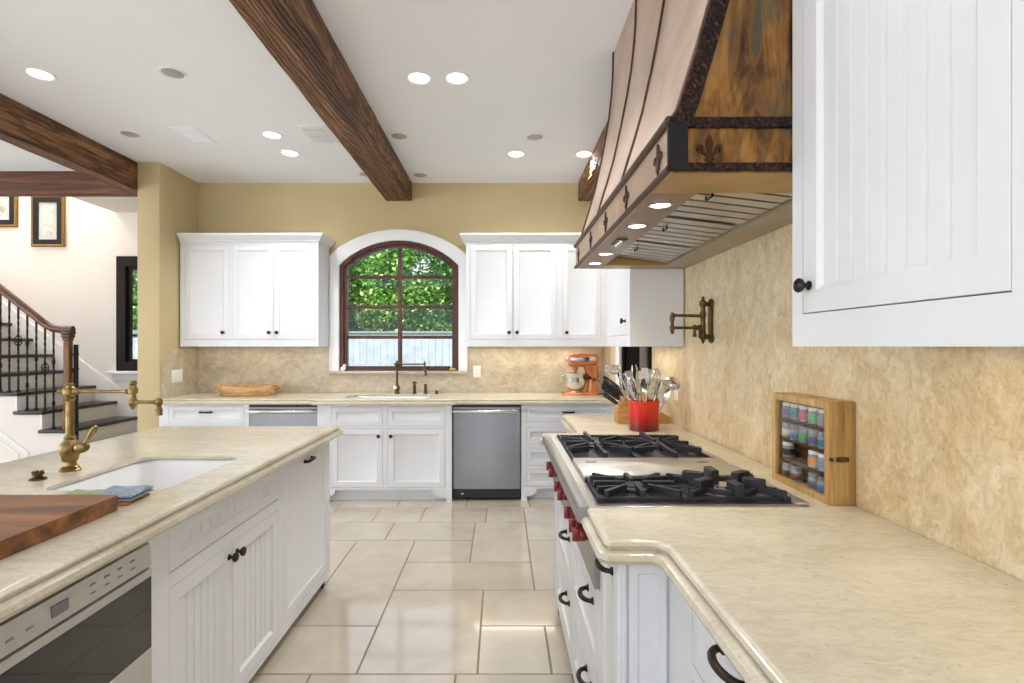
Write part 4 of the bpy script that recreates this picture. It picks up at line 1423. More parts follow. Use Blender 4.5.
# ================================================================== COPPER HOOD
HY0, HY1, HB = 1.312, 2.948, 1.821
cur = [(1.945, .428), (1.975, .447), (2.02, .462), (2.08, .480), (2.14, .499), (2.255, .532), (2.415, .567), (2.55, .593), (2.67, .613), (2.80, .627), (2.90, .634), (3.04, .637)]
hd = thing('range_hood', 'large flared copper range hood with dark straps and fleur-de-lis ornaments', 'range hood', (.75, 2.13, HB))
mb = MB(); o = [(x, z) for z, x in cur] ; i_ = [(x + .012, z) for z, x in reversed(cur)]
mb.prism(o + i_, HY0 + .012, HY1 - .012, [], xz); mb.build('front_sheet', 'copper', hd, smooth=30)
side = o + [(1.043, 3.04), (1.043, 1.945)]
for ya, yb in ((HY0, HY0 + .012), (HY1 - .012, HY1)):
    mb = MB(); mb.prism(side, ya, yb, [], xz); mb.build('side_sheet', 'patina', hd, smooth=30)
# lower band
mb = MB(); mb.box(.424, .436, HY0, HY1, HB, 1.945, .002, 1); mb.build('front_band', 'copper', hd)
for ya, yb in ((HY0, HY0 + .012), (HY1 - .012, HY1)):
    mb = MB(); mb.box(.436, 1.043, ya, yb, HB, 1.945, .001, 1); mb.build('side_band', 'patina', hd)
# band mouldings
mb = MB(); mb.tube([(.424, HY0 - .004, 1.948), (.424, HY1, 1.948)], .013, 10); mb.tube([(.424, HY0 - .004, HB + .008), (.424, HY1, HB + .008)], .010, 10)
mb.build('band_molding', 'strap', hd, smooth=50)
mb = MB(); mb.box(.424, .733, HY0 - .007, HY0, 1.930, 1.958, .003, 1); mb.build('hammered_strap', 'hammered', hd)
mb = MB(); mb.box(.424, .733, HY0 - .007, HY0, HB + .0, HB + .022, .003, 1); mb.build('hammered_strap', 'hammered', hd)
mb = MB(); mb.box(.418, .470, HY0 - .008, HY0, HB, 1.945, .003, 1); mb.build('corner_plate', 'wiron', hd)
# curved hammered strap on the near side edge
wd = .044
so = [(x - .002, z) for z, x in cur]
def nrm(k):
    a = Vector(so[max(0, k - 1)]); b = Vector(so[min(len(so) - 1, k + 1)])
    d = (b - a).normalized()
    return Vector((d.y, -d.x))
si = [(so[k][0] + nrm(k).x * wd, so[k][1] + nrm(k).y * wd) for k in range(len(so))]
si[0] = (so[0][0] + wd, so[0][1]); si[-1] = (so[-1][0] + wd, so[-1][1])
mb = MB(); mb.prism(so + si[::-1], HY0 - .008, HY0, [], xz); mb.build('hammered_strap', 'hammered', hd)
for y in (1.318, 1.95, 2.44, 2.935):
    mb = MB(); mb.tube([(x - .002, y, z) for z, x in cur], .0065, 8); mb.build('rolled_seam', 'strap', hd, smooth=60)
# fleur-de-lis ornaments
def lily_poly(S):
    half = [(0, 1.0), (.07, .86), (.13, .70), (.13, .56), (.09, .44), (.07, .34), (.15, .34), (.20, .42), (.22, .54), (.30, .62), (.40, .60), (.46, .50), (.44, .38), (.38, .34), (.34, .38), (.37, .44), (.33, .47),
            (.29, .40), (.27, .30), (.20, .25), (.16, .25), (.16, .17), (.12, .17), (.19, .06), (.13, .02), (.08, .08), (.05, -.06), (0, -.16)]
    r = [(x * S, (y - .4) * S) for x, y in half]
    l = [(-x * S, (y - .4) * S) for x, y in half[-2:0:-1]]
    return (r + l)[::-1]
def lily(mtx, S=.074, m='lilyf'):
    mb = MB(); mb.prism(lily_poly(S), 0, .005)
    o = mb.build('fleur_de_lis', m, hd, mtx)
for y in (1.40, 1.755, 2.10, 2.45, 2.84):
    lily(Matrix(((0, 0, -1, .4245), (1, 0, 0, y), (0, 1, 0, 1.880), (0, 0, 0, 1))))
lily(Matrix(((1, 0, 0, .525), (0, 0, -1, HY0), (0, 1, 0, 1.874), (0, 0, 0, 1))), .07, 'lily')
# underside
mb = MB()
mb.box(.436, 1.043, HY0 + .012, 1.50, HB + .001, HB + .02); mb.build('underside_lip', 'lip', hd)
mb = MB(); mb.box(.436, .565, 1.50, HY1 - .012, HB + .001, HB + .02); mb.build('underside_panel', plain('satin_hood_liner', rgb(160, 140, 126), .4, .85, .05, 10), hd)
mb = MB(); mb.box(.565, 1.043, 2.84, HY1 - .012, HB + .001, HB + .02); mb.build('underside_lip', 'lip', hd)
mb = MB(); mb.box(.895, 1.043, 1.50, 2.84, HB + .001, HB + .02); mb.build('rear_panel', plain('hood_rear_liner', rgb(176, 166, 150), .4, .8, .05, 10), hd)
mb = MB(); mb.box(.566, .894, 1.5, 2.84, 1.93, 1.94); mb.box(.560, .566, 1.5, 2.84, HB + .02, 1.935); mb.box(.894, .90, 1.5, 2.84, HB + .02, 1.935); mb.box(.56, .9, 1.494, 1.5, HB + .02, 1.935); mb.box(.56, .9, 2.84, 2.846, HB + .02, 1.935)
mb.build('filter_well', 'lip', hd)
# baffle filters
nf = 3
for k in range(nf):
    ya = 1.503 + (2.837 - 1.503) * k / nf
    yb = 1.503 + (2.837 - 1.503) * (k + 1) / nf - .004
    mb = MB()
    n = 6
    def zz(x): return HB + .052 - .040 * (x - .566) / (.894 - .566)
    pitch = (yb - ya - .02) / n
    for q in range(n):
        y = ya + .01 + pitch * q
        # inverted channel slat
        for (y0, y1, dz) in ((y + .004, y + pitch - .010, 0.0),):
            b = bmesh.new()
            vs = []
            for (x, yy, dzz) in ((.568, y0, 0), (.892, y0, 0), (.892, y1, 0), (.568, y1, 0)):
                vs.append((x, yy))
            lo = [mb.bm.verts.new((x, yy, zz(x))) for x, yy in vs]
            hi = [mb.bm.verts.new((x, yy, zz(x) + .010)) for x, yy in vs]
            mb.bm.faces.new(list(reversed(lo))); mb.bm.faces.new(hi)
            for e in range(4):
                mb.bm.faces.new((lo[e], lo[(e + 1) % 4], hi[(e + 1) % 4], hi[e]))
            b.free()
    for (x0, x1) in ((.567, .578), (.882, .893)):
        lo = [mb.bm.verts.new((x, yy, zz(x) + .004)) for x, yy in ((x0, ya), (x1, ya), (x1, yb), (x0, yb))]
        hi = [mb.bm.verts.new((x, yy, zz(x) + .016)) for x, yy in ((x0, ya), (x1, ya), (x1, yb), (x0, yb))]
        mb.bm.faces.new(list(reversed(lo))); mb.bm.faces.new(hi)
        for e in range(4):
            mb.bm.faces.new((lo[e], lo[(e + 1) % 4], hi[(e + 1) % 4], hi[e]))
    f = mb.build('baffle_filter', 'steelx', hd)
    for yy in (ya + .12,):
        mb = MB(); mb.tube([(.66, yy, zz(.66)), (.66, yy, zz(.66) - .012), (.66, yy + .05, zz(.66) - .012), (.66, yy + .05, zz(.66))], .003, 6); mb.build('handle', 'wiron', f)
for y in (1.62, 1.90, 2.47, 2.75):
    mb = MB(); mb.lathe([(.038, 0), (.038, -.003), (.032, -.005), (.030, -.002)], (.497, y, HB + .001), (0, 0, 1), 24, cap=False); r_ = mb.build('lamp_ring', 'steelp', hd)
    mb = MB(); mb.lathe([(.0, -.002), (.03, -.002), (.030, 0), (0, .0)], (.497, y, HB + .0005), (0, 0, 1), 24, cap=False); mb.build('lamp_lens', 'hoodlamp', r_)
mb = MB(); mb.box(.475, .52, 2.13, 2.25, HB - .003, HB + .001, .001, 1); cp = mb.build('control_plate', 'black', hd)
for y in (2.15, 2.19, 2.23):
    mb = MB(); mb.lathe([(.009, 0), (.009, -.008), (.006, -.014), (0, -.014)], (.497, y, HB - .003), (0, 0, 1), 12, cap=False); mb.build('knob', 'steelp', cp)
# ================================================================== SMALL THINGS, RIGHT SIDE
# ---- pot filler on the slab wall
py_ = 2.575
pf = thing('pot_filler', 'jointed antique brass pot filler on the slab wall below the hood', 'faucet', (XR, py_, 1.52))
pz = lambda y: EYE + (346.5 - y) * py_ / F
mb = MB(); mb.prism([(p[0], p[1]) for p in rrect(py_ - .017, py_ + .017, pz(341), pz(300), .016)], XR - .014, XR + .002, [], yz)
mb.lathe([(.026, 0), (.026, .008), (.018, .014)], (XR - .001, py_, pz(304)), (-1, 0, 0), 18); mb.lathe([(.026, 0), (.026, .008), (.018, .014)], (XR - .001, py_, pz(338)), (-1, 0, 0), 18)
mb.build('wall_plate', 'abrass', pf)
jx = XR - .045
mb = MB(); mb.lathe([(0, pz(344)), (.006, pz(343)), (.009, pz(340)), (.016, pz(338)), (.018, pz(335)), (.013, pz(332)), (.011, pz(318)), (.015, pz(316)), (.015, pz(313)), (.011, pz(311)), (.011, pz(307)), (.018, pz(305)), (.018, pz(302)), (.009, pz(300)), (.007, pz(298.5)), (.009, pz(297.5)), (0, pz(296))],
                    (jx, py_, 0), (0, 0, 1), 18)
mb.lathe([(.010, 0), (.012, .01), (.010, .035)], (XR - .012, py_, pz(304)), (-1, 0, 0), 14); mb.lathe([(.010, 0), (.012, .01), (.010, .035)], (XR - .012, py_, pz(337)), (-1, 0, 0), 14)
mb.build('riser', 'abrass', pf)
ex = jx - .152
mb = MB(); mb.lathe([(.012, .0), (.012, .012), (.0075, .018), (.0072, .135), (.010, .14), (.010, .15)], (jx, py_, pz(316)), (-1, 0, 0.02), 14); mb.build('upper_arm', 'abrass', pf)
mb = MB(); mb.lathe([(0, pz(334.5)), (.006, pz(334)), (.009, pz(331.5)), (.012, pz(329)), (.012, pz(326.5)), (.008, pz(325)), (.008, pz(321.5)), (.012, pz(320)), (.012, pz(317)), (.008, pz(315)), (.009, pz(313)), (0, pz(312))], (ex, py_, 0), (0, 0, 1), 16); mb.build('elbow_joint', 'abrass', pf)
mb = MB(); mb.lathe([(.010, 0), (.0072, .012), (.0072, .095), (.010, .10), (.012, .106), (.012, .12), (.0, .124)], (ex, py_ - .014, pz(328)), (1, 0, 0), 14); mb.build('lower_arm', 'abrass', pf)
mb = MB(); mb.lathe([(0, .012), (.008, .010), (.009, 0), (.007, -.012), (.007, -.035), (.011, -.04), (.010, -.05), (0, -.05)], (ex + .105, py_ - .014, pz(327)), (0, 0, 1), 14); mb.build('spout', 'abrass', pf)
mb = MB(); mb.tube([(jx - .022, py_ - .01, pz(325)), (jx - .022, py_ - .012, pz(333)), (jx - .02, py_ - .012, pz(338))], [.006, .005, .008], 10); mb.build('lever', 'abrass', pf)

# ---- spice rack: shallow oak case with glazed door
S0, S1, SZ0, SZ1, SX0, SX1 = 1.53, 1.845, .9125, 1.217, .963, 1.0435
sr = thing('spice_cabinet', 'shallow honey oak spice case with glazed front standing against the slab wall', 'spice rack', (1.0, 1.69, SZ0))
mb = MB()
mb.box(SX0 + .016, SX1, S0, S0 + .012, SZ0, SZ1, .001, 1); mb.box(SX0 + .016, SX1, S1 - .012, S1, SZ0, SZ1, .001, 1)
mb.box(SX0 + .016, SX1 - .0005, S0 + .012, S1 - .012, SZ1 - .012, SZ1, 0); mb.box(SX0 + .016, SX1 - .0005, S0 + .012, S1 - .012, SZ0, SZ0 + .012, 0)
mb.build('case', 'oak', sr)
mb = MB(); mb.box(SX1 - .008, SX1 - .002, S0 + .0125, S1 - .0125, SZ0 + .0125, SZ1 - .0125); mb.build('back_panel', 'case_shade', sr)
shelf_z = [SZ0 + .012, SZ0 + .085, SZ0 + .152, SZ0 + .222]
for z in shelf_z[1:]:
    mb = MB(); mb.box(SX0 + .018, SX1 - .006, S0 + .012, S1 - .012, z - .006, z); mb.build('shelf', 'case_shade', sr)
mb = MB()
def ring_x(mb, o, i, x0, x1):
    R = [[mb.bm.verts.new((x, p[0], p[1])) for p in lp] for lp, x in ((o, x1), (o, x0), (i, x0), (i, x1))]
    for a, b in zip(R, R[1:] + R[:1]):
        for k in range(len(o)):
            j = (k + 1) % len(o)
            mb.bm.faces.new((a[k], a[j], b[j], b[k]))
ring_x(mb, rect(S0, S1, SZ0, SZ1), rect(S0 + .019, S1 - .019, SZ0 + .020, SZ1 - .022), SX0, SX0 + .0155)
d_ = mb.build('door', 'oak', sr)
mb = MB(); mb.box(SX0 + .008, SX0 + .010, S0 + .022, S1 - .022, SZ0 + .022, SZ1 - .024); mb.build('glass', 'caseglass', d_)
mb = MB(); mb.box(SX0 + .022, SX0 + .06, S0 - .004, S0, SZ0 + .128, SZ0 + .142, .001, 1); mb.lathe([(.007, 0), (.007, .006), (0, .008)], (SX0 + .034, S0 - .003, SZ0 + .135), (0, -1, 0), 12); mb.lathe([(.006, 0), (.006, .004), (0, .005)], (SX0 + .008, S0, SZ0 + .135), (0, -1, 0), 12)
mb.build('latch', 'abrass', sr)
# jars
jar_cols = {'pink': rgb(214, 90, 110), 'teal': rgb(70, 140, 150), 'green': rgb(96, 176, 100), 'violet': rgb(120, 104, 150), 'grey': rgb(140, 140, 146), 'orange': rgb(220, 130, 50), 'blue': rgb(100, 130, 176), 'brown': rgb(110, 72, 44), 'dark': rgb(60, 52, 50), 'cream': rgb(206, 190, 160)}
jm = {k: plain('spice_' + k, v, .4, var=.1) for k, v in jar_cols.items()}
glassy = plain('jar_glass', rgb(150, 160, 166), .12, var=.1, coat=.4)
JY = [S1 - .042 - i * .0505 for i in range(5)]
rows = [(3, ['violet', 'teal', 'pink', 'green', 'grey'], 'top'), (2, ['cream', 'blue', 'green', 'violet', 'teal'], 'second'), (1, ['dark', None, None, 'orange', 'blue'], 'third'), (0, ['brown', 'brown', None, 'violet', 'blue'], 'bottom')]
ordn = ['farthest from the viewer', 'second from the far end', 'midway along', 'second from the near end', 'nearest the viewer']
for si_, cols, nm in rows:
    for i, c in enumerate(cols):
        if not c: continue
        z = shelf_z[si_] + .0008
        y = JY[i]; x = SX0 + .034
        t = thing('spice_jar', f'{c} labelled jar on the {nm} shelf of the oak case, {ordn[i]}', 'jar', (x, y, z), 'spice jars in the oak case')
        mb = MB(); mb.lathe([(.0, 0), (.0185, 0), (.020, .002), (.020, .036), (.017, .040), (0, .040)], (x, y, z), (0, 0, 1), 16, cap=False); mb.build('jar_body', glassy, t)
        mb = MB(); mb.lathe([(.0203, .008), (.0206, .009), (.0206, .029), (.0203, .030)], (x, y, z), (0, 0, 1), 16, cap=False); mb.build('paper_label', jm[c], t)
        mb = MB(); mb.lathe([(.0185, .0402), (.0185, .052), (.0, .053)], (x, y, z), (0, 0, 1), 16); mb.build('lid', 'plate' if si_ % 2 else 'greyp', t)

# ---- red crock and its utensils
cx, cy = .802, 2.92
t = thing('utensil_crock', 'red enamel crock full of utensils behind the rangetop', 'crock', (cx, cy, .912))
mb = MB(); mb.lathe([(.0, 0), (.078, 0), (.082, .004), (.083, .15), (.087, .154), (.087, .163), (.083, .166), (.078, .163), (.077, .01), (0, .008)], (cx, cy, .912), (0, 0, 1), 40, cap=False); mb.build('pot', 'enamel', t)
mb = MB(); mb.prism(rrect(cx - .007, cx + .007, .945, .975, .006, 4), cy - .0845, cy - .08, [], xz); mb.build('dark_mark', plain('crock_mark', rgb(96, 40, 60), .3), t)  # small purple mark on the front of the crock

def stick(name, label, px, py, Y, base, headf, mat, hr=.005, hmat=None, cat='utensil'):
    top = at(px, py, Y)
    b = Vector((cx + base[0], cy + base[1], .925))
    d = (top - b)
    L = d.length
    q = Vector((0, 0, 1)).rotation_difference(d.normalized())
    T = Matrix.Translation(b) @ q.to_matrix().to_4x4()
    t = thing(name, label, cat, b, 'utensils in the red crock')
    mb = MB(); mb.lathe([(0, 0), (hr, .001), (hr * 1.15, .02), (hr, L * .45), (hr * .75, L - .09)], (0, 0, 0), (0, 0, 1), 10); mb.build('handle', hmat or mat, t, T)
    mb = MB(); headf(mb, L); mb.build('head', mat, t, T, smooth=55)
    return t
def blade(w, h, slots=0, curve=0.0, th=.0018, taper=.7):
    def f(mb, L):
        n, m = 9, 8
        def P(i, j, s):
            u = i / n; v = j / m - .5
            ww = w * (.35 + (1 - .35) * min(1, u * 3.2)) * (1 - (1 - taper) * max(0, u - .3)) if u < .92 else w * (1 - (u - .92) * 3.2)
            return (v * ww, s * th + curve * math.cos(v * PI) * math.sin(PI * u), L - h + h * u)
        for s in (1, -1):
            g = [[mb.bm.verts.new(P(i, j, s)) for j in range(m + 1)] for i in range(n + 1)]
            if s == 1: G = g
            for i in range(n):
                for j in range(m):
                    if slots and 2 <= i <= 7 and j in ((2, 5) if slots == 2 else (3,)):
                        continue
                    mb.bm.faces.new((g[i][j], g[i][j + 1], g[i + 1][j + 1], g[i + 1][j]))
        for i in range(n):
            mb.bm.faces.new((G[i][0], G[i + 1][0], g[i + 1][0], g[i][0])); mb.bm.faces.new((G[i][m], g[i][m], g[i + 1][m], G[i + 1][m]))
        for j in range(m):
            mb.bm.faces.new((G[n][j], G[n][j + 1], g[n][j + 1], g[n][j]))
    return f
def whisk(w, h, k=7):
    def f(mb, L):
        for i in range(k):
            a = PI * i / k
            p = []
            for q in range(17):
                t_ = q / 16
                s_ = math.sin(PI * t_) ** .75 * (1 if True else 0)
                r = w * math.cos(PI * t_) if False else w * math.sin(2 * PI * t_) * 0
                ang = PI * t_
                rr = w * math.sin(ang) ** .9 if t_ <= .5 else w * math.sin(ang) ** .9
                z = L - h + h * math.sin(ang)
                sgn = 1 if t_ < .5 else -1
                rr = w * math.sin(PI * min(1, (z - (L - h)) / h * .86 + .02)) 
                rr = rr if q not in (8,) else 0
                p.append((sgn * rr * math.cos(a), sgn * rr * math.sin(a), z))
            mb.tube(p, .0016, 5)
        mb.lathe([(.006, L - h - .02), (.008, L - h), (.006, L - h + .01)], (0, 0, 0), (0, 0, 1), 10)
    return f
def bowl(r, tilt=.4):
    def f(mb, L):
        b = bmesh.new()
        R1 = []
        n = 16
        prof = [(r * math.sin(PI / 2 * i / 6), -r * math.cos(PI / 2 * i / 6)) for i in range(7)] + [(r * .95, -.001)] + [(r * .92 * math.sin(PI / 2 * i / 6), -r * .92 * math.cos(PI / 2 * i / 6)) for i in range(6, -1, -1)]
        m2 = MB(); m2.lathe(prof, (0, 0, 0), (0, 0, 1), n, cap=False)
        b.free()
        me = bpy.data.meshes.new('tmp'); m2.bm.to_mesh(me); m2.bm.free()
        me.transform(Matrix.Translation((0, r * .6, L - r * .8)) @ Matrix.Rotation(PI / 2 + tilt, 4, 'X'))
        mb.bm.from_mesh(me); bpy.data.meshes.remove(me)
        mb.tube([(0, 0, L - .10), (0, -.002, L - r * 1.6), (0, r * .1, L - r * 1.3)], .004, 8)
    return f
def tongs_head(mb, L):
    for s in (-1, 1):
        mb.tube([(s * .006, 0, L - .13), (s * .016, 0, L - .06), (s * .014, 0, L - .02), (s * .010, .0, L)], [.007, .007, .011, .006], 8, flat=.4)
UT = [
 ('slotted_turner', 'broad slotted steel turner leaning right out of the red crock', 660, 379, 2.90, (.03, .02), blade(.105, .14, 2, .008), 'chrome'),
 ('ladle', 'steel ladle leaning farthest towards the slab wall out of the red crock', 676, 379, 2.93, (.045, .0), bowl(.05, 1.1), 'chrome'),
 ('serving_spoon', 'large steel serving spoon beside the ladle in the red crock', 667, 386, 2.88, (.04, -.03), blade(.065, .10, 0, .014), 'chrome'),
 ('whisk', 'big balloon wire whisk at the left of the red crock', 622, 374, 2.93, (-.03, .0), whisk(.036, .15, 8), 'chrome'),
 ('skimmer', 'wire whisk standing between the big whisk and the clear spatula in the red crock', 630, 377, 2.88, (-.015, -.03), whisk(.026, .13, 6), 'chrome'),
 ('tongs', 'tall steel kitchen tongs standing highest in the red crock', 634, 365, 2.95, (-.01, .03), tongs_head, 'chrome'),
 ('spatula', 'milky plastic spatula in the middle of the red crock', 645, 368, 2.93, (.005, .01), blade(.045, .09, 0, .003, .004), 'clear'),
 ('slotted_spoon', 'slotted steel spoon at the middle front of the red crock', 641, 379, 2.86, (.0, -.04), blade(.055, .10, 1, .012), 'chrome'),
 ('whisk', 'open wire whisk at the back right of the red crock', 656, 368, 2.97, (.03, .05), whisk(.034, .13, 7), 'chrome'),
 ('spatula', 'grey flat spatula behind the tongs in the red crock', 628, 371, 2.98, (-.02, .05), blade(.05, .08, 0, .002, .003), 'greyp'),
 ('serving_spoon', 'small steel spoon with rounded tip behind the milky spatula in the crock', 650, 369, 2.99, (.01, .055), blade(.045, .085, 0, .012), 'chrome'),
 ('fish_slice', 'flat steel fish slice at the back left of the red crock', 624, 380, 2.97, (-.04, .03), blade(.06, .10, 2, .006), 'chrome'),
 ('scraper', 'small pale scraper behind the slotted spoon in the red crock', 639, 371, 3.0, (0, .06), blade(.04, .07, 0, .002, .003), 'clear'),
 ('wooden_spoon', 'short pale wooden spoon handle at the front of the red crock', 643, 392, 2.86, (.005, -.05), blade(.018, .06, 0, .002, .004), 'spoonwood'),
]
for a in UT: stick(*a)

# ---- knife block and knives
ky = 3.20
def kp(px, py): 
    p = at(px, py, ky); return (p.x, p.z)
poly = [kp(616, 421.5), kp(615.5, 409), kp(617, 406), kp(627, 391.5), kp(668, 416), kp(667, 422), kp(640, 422), kp(630, 415.5), kp(629, 421.5)]
base_z = min(p[1] for p in poly)
poly = [(x, z - base_z + .9125) for x, z in poly]
kt = thing('knife_block', 'slanted wooden knife block behind the red crock', 'knife block', ((poly[0][0] + poly[5][0]) / 2, ky, .9125))
mb = MB(); mb.prism(poly, ky - .05, ky + .06, [], xz)
mb.build('block', 'block', kt)
pA, pB = Vector(poly[2]), Vector(poly[3])
dirk = Vector((-.80, .60))
kn = [(.12, -.035, .125, 'lowest'), (.40, -.01, .15, 'second lowest'), (.55, .03, .15, 'middle'), (.72, -.02, .165, 'second highest'), (.9, .02, .17, 'highest')]
for i, (f_, dy, L, nm) in enumerate(kn):
    p = pA.lerp(pB, f_)
    P = Vector((p.x, ky + dy, p.y + .0))
    D = Vector((dirk.x, 0, dirk.y)).normalized()
    t = thing('kitchen_knife', f'black handled knife in the wooden block, {nm} of the handles', 'knife', P, 'knives in the block')
    mb = MB(); mb.tube([P - D * .015, P + D * .018], .006, 8, flat=1.6); mb.build('bolster', 'chrome', t)
    mb = MB(); mb.tube([P + D * .018, P + D * .04, P + D * (L * .6), P + D * (L * .85), P + D * L], [.008, .0095, .0105, .0115, .008], 10, flat=1.35)
    h = mb.build('handle', 'black', t)
    mb = MB()
    for q in (.35, .55, .75):
        mb.lathe([(.003, -.0115), (.003, .0115)], P + D * (L * q), (0, 1, 0), 8)
    mb.build('rivets', 'chrome', h)
# crumpled clear bag / wire scoop above the knives
t = thing('colander_scoop', 'pale wire scoop leaning behind the knife handles', 'utensil', (px2x(612, 3.3), 3.34, .912))
mb = MB()
c0 = at(613, 369, 3.34)
for k in range(9):
    a = PI * k / 9
    p = [c0 + Vector((.05 * math.cos(2 * PI * q / 16) * 1.0, .03 * math.sin(2 * PI * q / 16) * math.cos(a), .032 * math.sin(2 * PI * q / 16) * math.sin(a) + .006 * math.cos(4 * PI * q / 16))) for q in range(17)]
    mb.tube(p, .0022, 5)
mb.build('wire_basket', 'chrome', t)
mb = MB(); mb.tube([c0 + Vector((.03, 0, -.02)), Vector((c0.x + .06, 3.34, 1.1)), Vector((c0.x + .10, 3.34, .914))], .006, 8); mb.build('handle', 'black', t)

# ---- stand mixer
mx, my = px2x(580, 5.05), 5.05
K = 36 / 520 * 5.05 / .36      # overall length scale
t = thing('stand_mixer', 'copper coloured stand mixer with steel bowl on the back counter', 'mixer', (mx, my, .912))
def mxp(px, py): p = at(px, py, my); return Vector((p.x, my, p.z))
mb = MB(); 
b = [(-.165, -.055), (-.10, -.09), (0, -.095), (.12, -.09), (.165, -.07), (.175, 0), (.165, .07), (.12, .09), (0, .095), (-.10, .09), (-.165, .055), (-.178, 0)]
mb.slab([(mx + x, my + y) for x, y in b], [1] * 12, [(-.004, .912), (.0, .915), (.0, .93), (-.006, .938), (-.014, .94)]); mb.build('base', 'mixer', t, smooth=50)
mb = MB()
secs = [(.94, .06, .168, .06), (1.0, .075, .16, .052), (1.08, .07, .16, .05), (1.14, .05, .165, .055), (1.20, .02, .17, .06)]
rings = []
for z, x0, x1, hw_ in secs:
    rings.append([mb.bm.verts.new((mx + p[0], my + p[1], z)) for p in rrect(x0, x1, -hw_, hw_, .03, 4)])
for a_, b_ in zip(rings, rings[1:]):
    for i in range(len(a_)):
        j = (i + 1) % len(a_)
        mb.bm.faces.new((a_[i], a_[j], b_[j], b_[i]))
mb.bm.faces.new(list(reversed(rings[0]))); mb.bm.faces.new(rings[-1])
mb.build('pedestal', 'mixer', t, smooth=60)
mb = MB()
hp = [(-.115, .045, 1.25), (-.105, .064, 1.25), (-.06, .072, 1.252), (.05, .072, 1.255), (.12, .068, 1.255), (.16, .056, 1.253), (.172, .034, 1.25)]
rings = []
for x, r, z in hp:
    rings.append([mb.bm.verts.new((mx + x, my + r * .95 * math.cos(2 * PI * k / 20), z + r * (1.0 if math.sin(2 * PI * k / 20) > 0 else 1.05) * max(-.95, min(.80, math.sin(2 * PI * k / 20))))) for k in range(20)])
for a_, b_ in zip(rings, rings[1:]):
    for i in range(20):
        j = (i + 1) % 20
        mb.bm.faces.new((a_[i], a_[j], b_[j], b_[i]))
mb.bm.faces.new(list(reversed(rings[0]))); mb.bm.faces.new(rings[-1])
mb.build('motor_head', 'mixer', t, smooth=60)
mb = MB(); mb.box(mx - .10, mx + .14, my - .071, my + .071, 1.238, 1.278, .004); mb.build('trim_band', 'steelp', t)
mb = MB(); mb.lathe([(.014, 0), (.014, .012), (.02, .016), (.02, .024), (0, .028)], (mx - .115, my, 1.25), (-1, 0, 0.15), 16); mb.tube([(mx - .13, my, 1.25), (mx - .145, my, 1.275)], .006, 8); mb.build('attachment_hub', 'steelp', t)
bxm = mx - .045
mb = MB(); mb.lathe([(.028, 1.18), (.026, 1.150), (.014, 1.145), (.012, 1.10)], (bxm, my, 0), (0, 0, 1), 20); mb.build('planetary_shaft', 'mixer', t)
mb = MB(); mb.lathe([(0, .945), (.05, .945), (.055, .95), (.085, .975), (.104, 1.02), (.108, 1.06), (.108, 1.115), (.112, 1.118), (.112, 1.124), (.105, 1.122), (.104, 1.06), (.10, 1.02), (.08, .98), (0, .955)], (bxm, my, 0), (0, 0, 1), 36, cap=False)
mb.lathe([(.055, .938), (.055, .95)], (bxm, my, 0), (0, 0, 1), 24)
bo = mb.build('bowl', 'chrome', t, smooth=60)
mb = MB(); mb.tube([(bxm - .106, my - .02, 1.10), (bxm - .135, my - .02, 1.10), (bxm - .142, my - .02, 1.075), (bxm - .138, my - .02, 1.03), (bxm - .104, my - .02, 1.02)], .006, 8); mb.build('bowl_handle', 'chrome', bo)
mb = MB(); mb.tube([(bxm + .085, my - .075, 1.075), (bxm + .14, my - .06, 1.08)], [.020, .016], 10, flat=.9); mb.build('bowl_support', 'bronze', t)
mb = MB(); mb.lathe([(.016, 0), (.016, .01), (0, .014)], (mx + .13, my - .045, 1.06), (0, -1, 0), 14); mb.build('lock_lever', 'black', t)
mb = MB(); mb.tube([(mx + .165, my, 1.19), (mx + .178, my, 1.12), (mx + .166, my, 1.06), (mx + .19, my, 1.04), (mx + .215, my, 1.0), (mx + .235, my, .95), (mx + .22, my, .92), (mx + .18, my + .03, .918)], .004, 8); mb.build('power_cord', 'black', t, smooth=70)

# ---- oval wooden tray
tx, ty = px2x(248, 5.0), 5.0
t = thing('wooden_tray', 'oval wooden tray on the back counter beneath the cabinet by the tan wall end', 'tray', (tx, ty, .912))
mb = MB()
A, B = .285, .17
prof = [(.86, .0), (.92, .004), (1.0, .078), (.998, .088), (.965, .09), (.95, .082), (.885, .018), (.0, .016)]
rings = []
for s_, z in prof:
    if s_ == 0:
        rings.append([mb.bm.verts.new((tx, ty, .912 + z))])
    else:
        rings.append([mb.bm.verts.new((tx + A * s_ * math.cos(2 * PI * k / 48), ty + B * s_ * math.sin(2 * PI * k / 48), .912 + z + (.012 * (math.cos(2 * PI * k / 48)) ** 4 if s_ > .94 else 0))) for k in range(48)])
for a_, b_ in zip(rings, rings[1:]):
    for k in range(48):
        j = (k + 1) % 48
        if len(b_) == 1: mb.bm.faces.new((a_[k], a_[j], b_[0]))
        else: mb.bm.faces.new((a_[k], a_[j], b_[j], b_[k]))
mb.bm.faces.new(list(reversed(rings[0])))
mb.build('tray', 'tray', t, smooth=50)
for s_ in (-1, 1):
    mb = MB(); mb.tube([(tx + s_ * A * .99, ty - .05, .985), (tx + s_ * (A + .012), ty - .035, .992), (tx + s_ * (A + .014), ty, .994), (tx + s_ * (A + .012), ty + .035, .992), (tx + s_ * A * .99, ty + .05, .985)], .007, 8); mb.build('handle', 'tray', t)

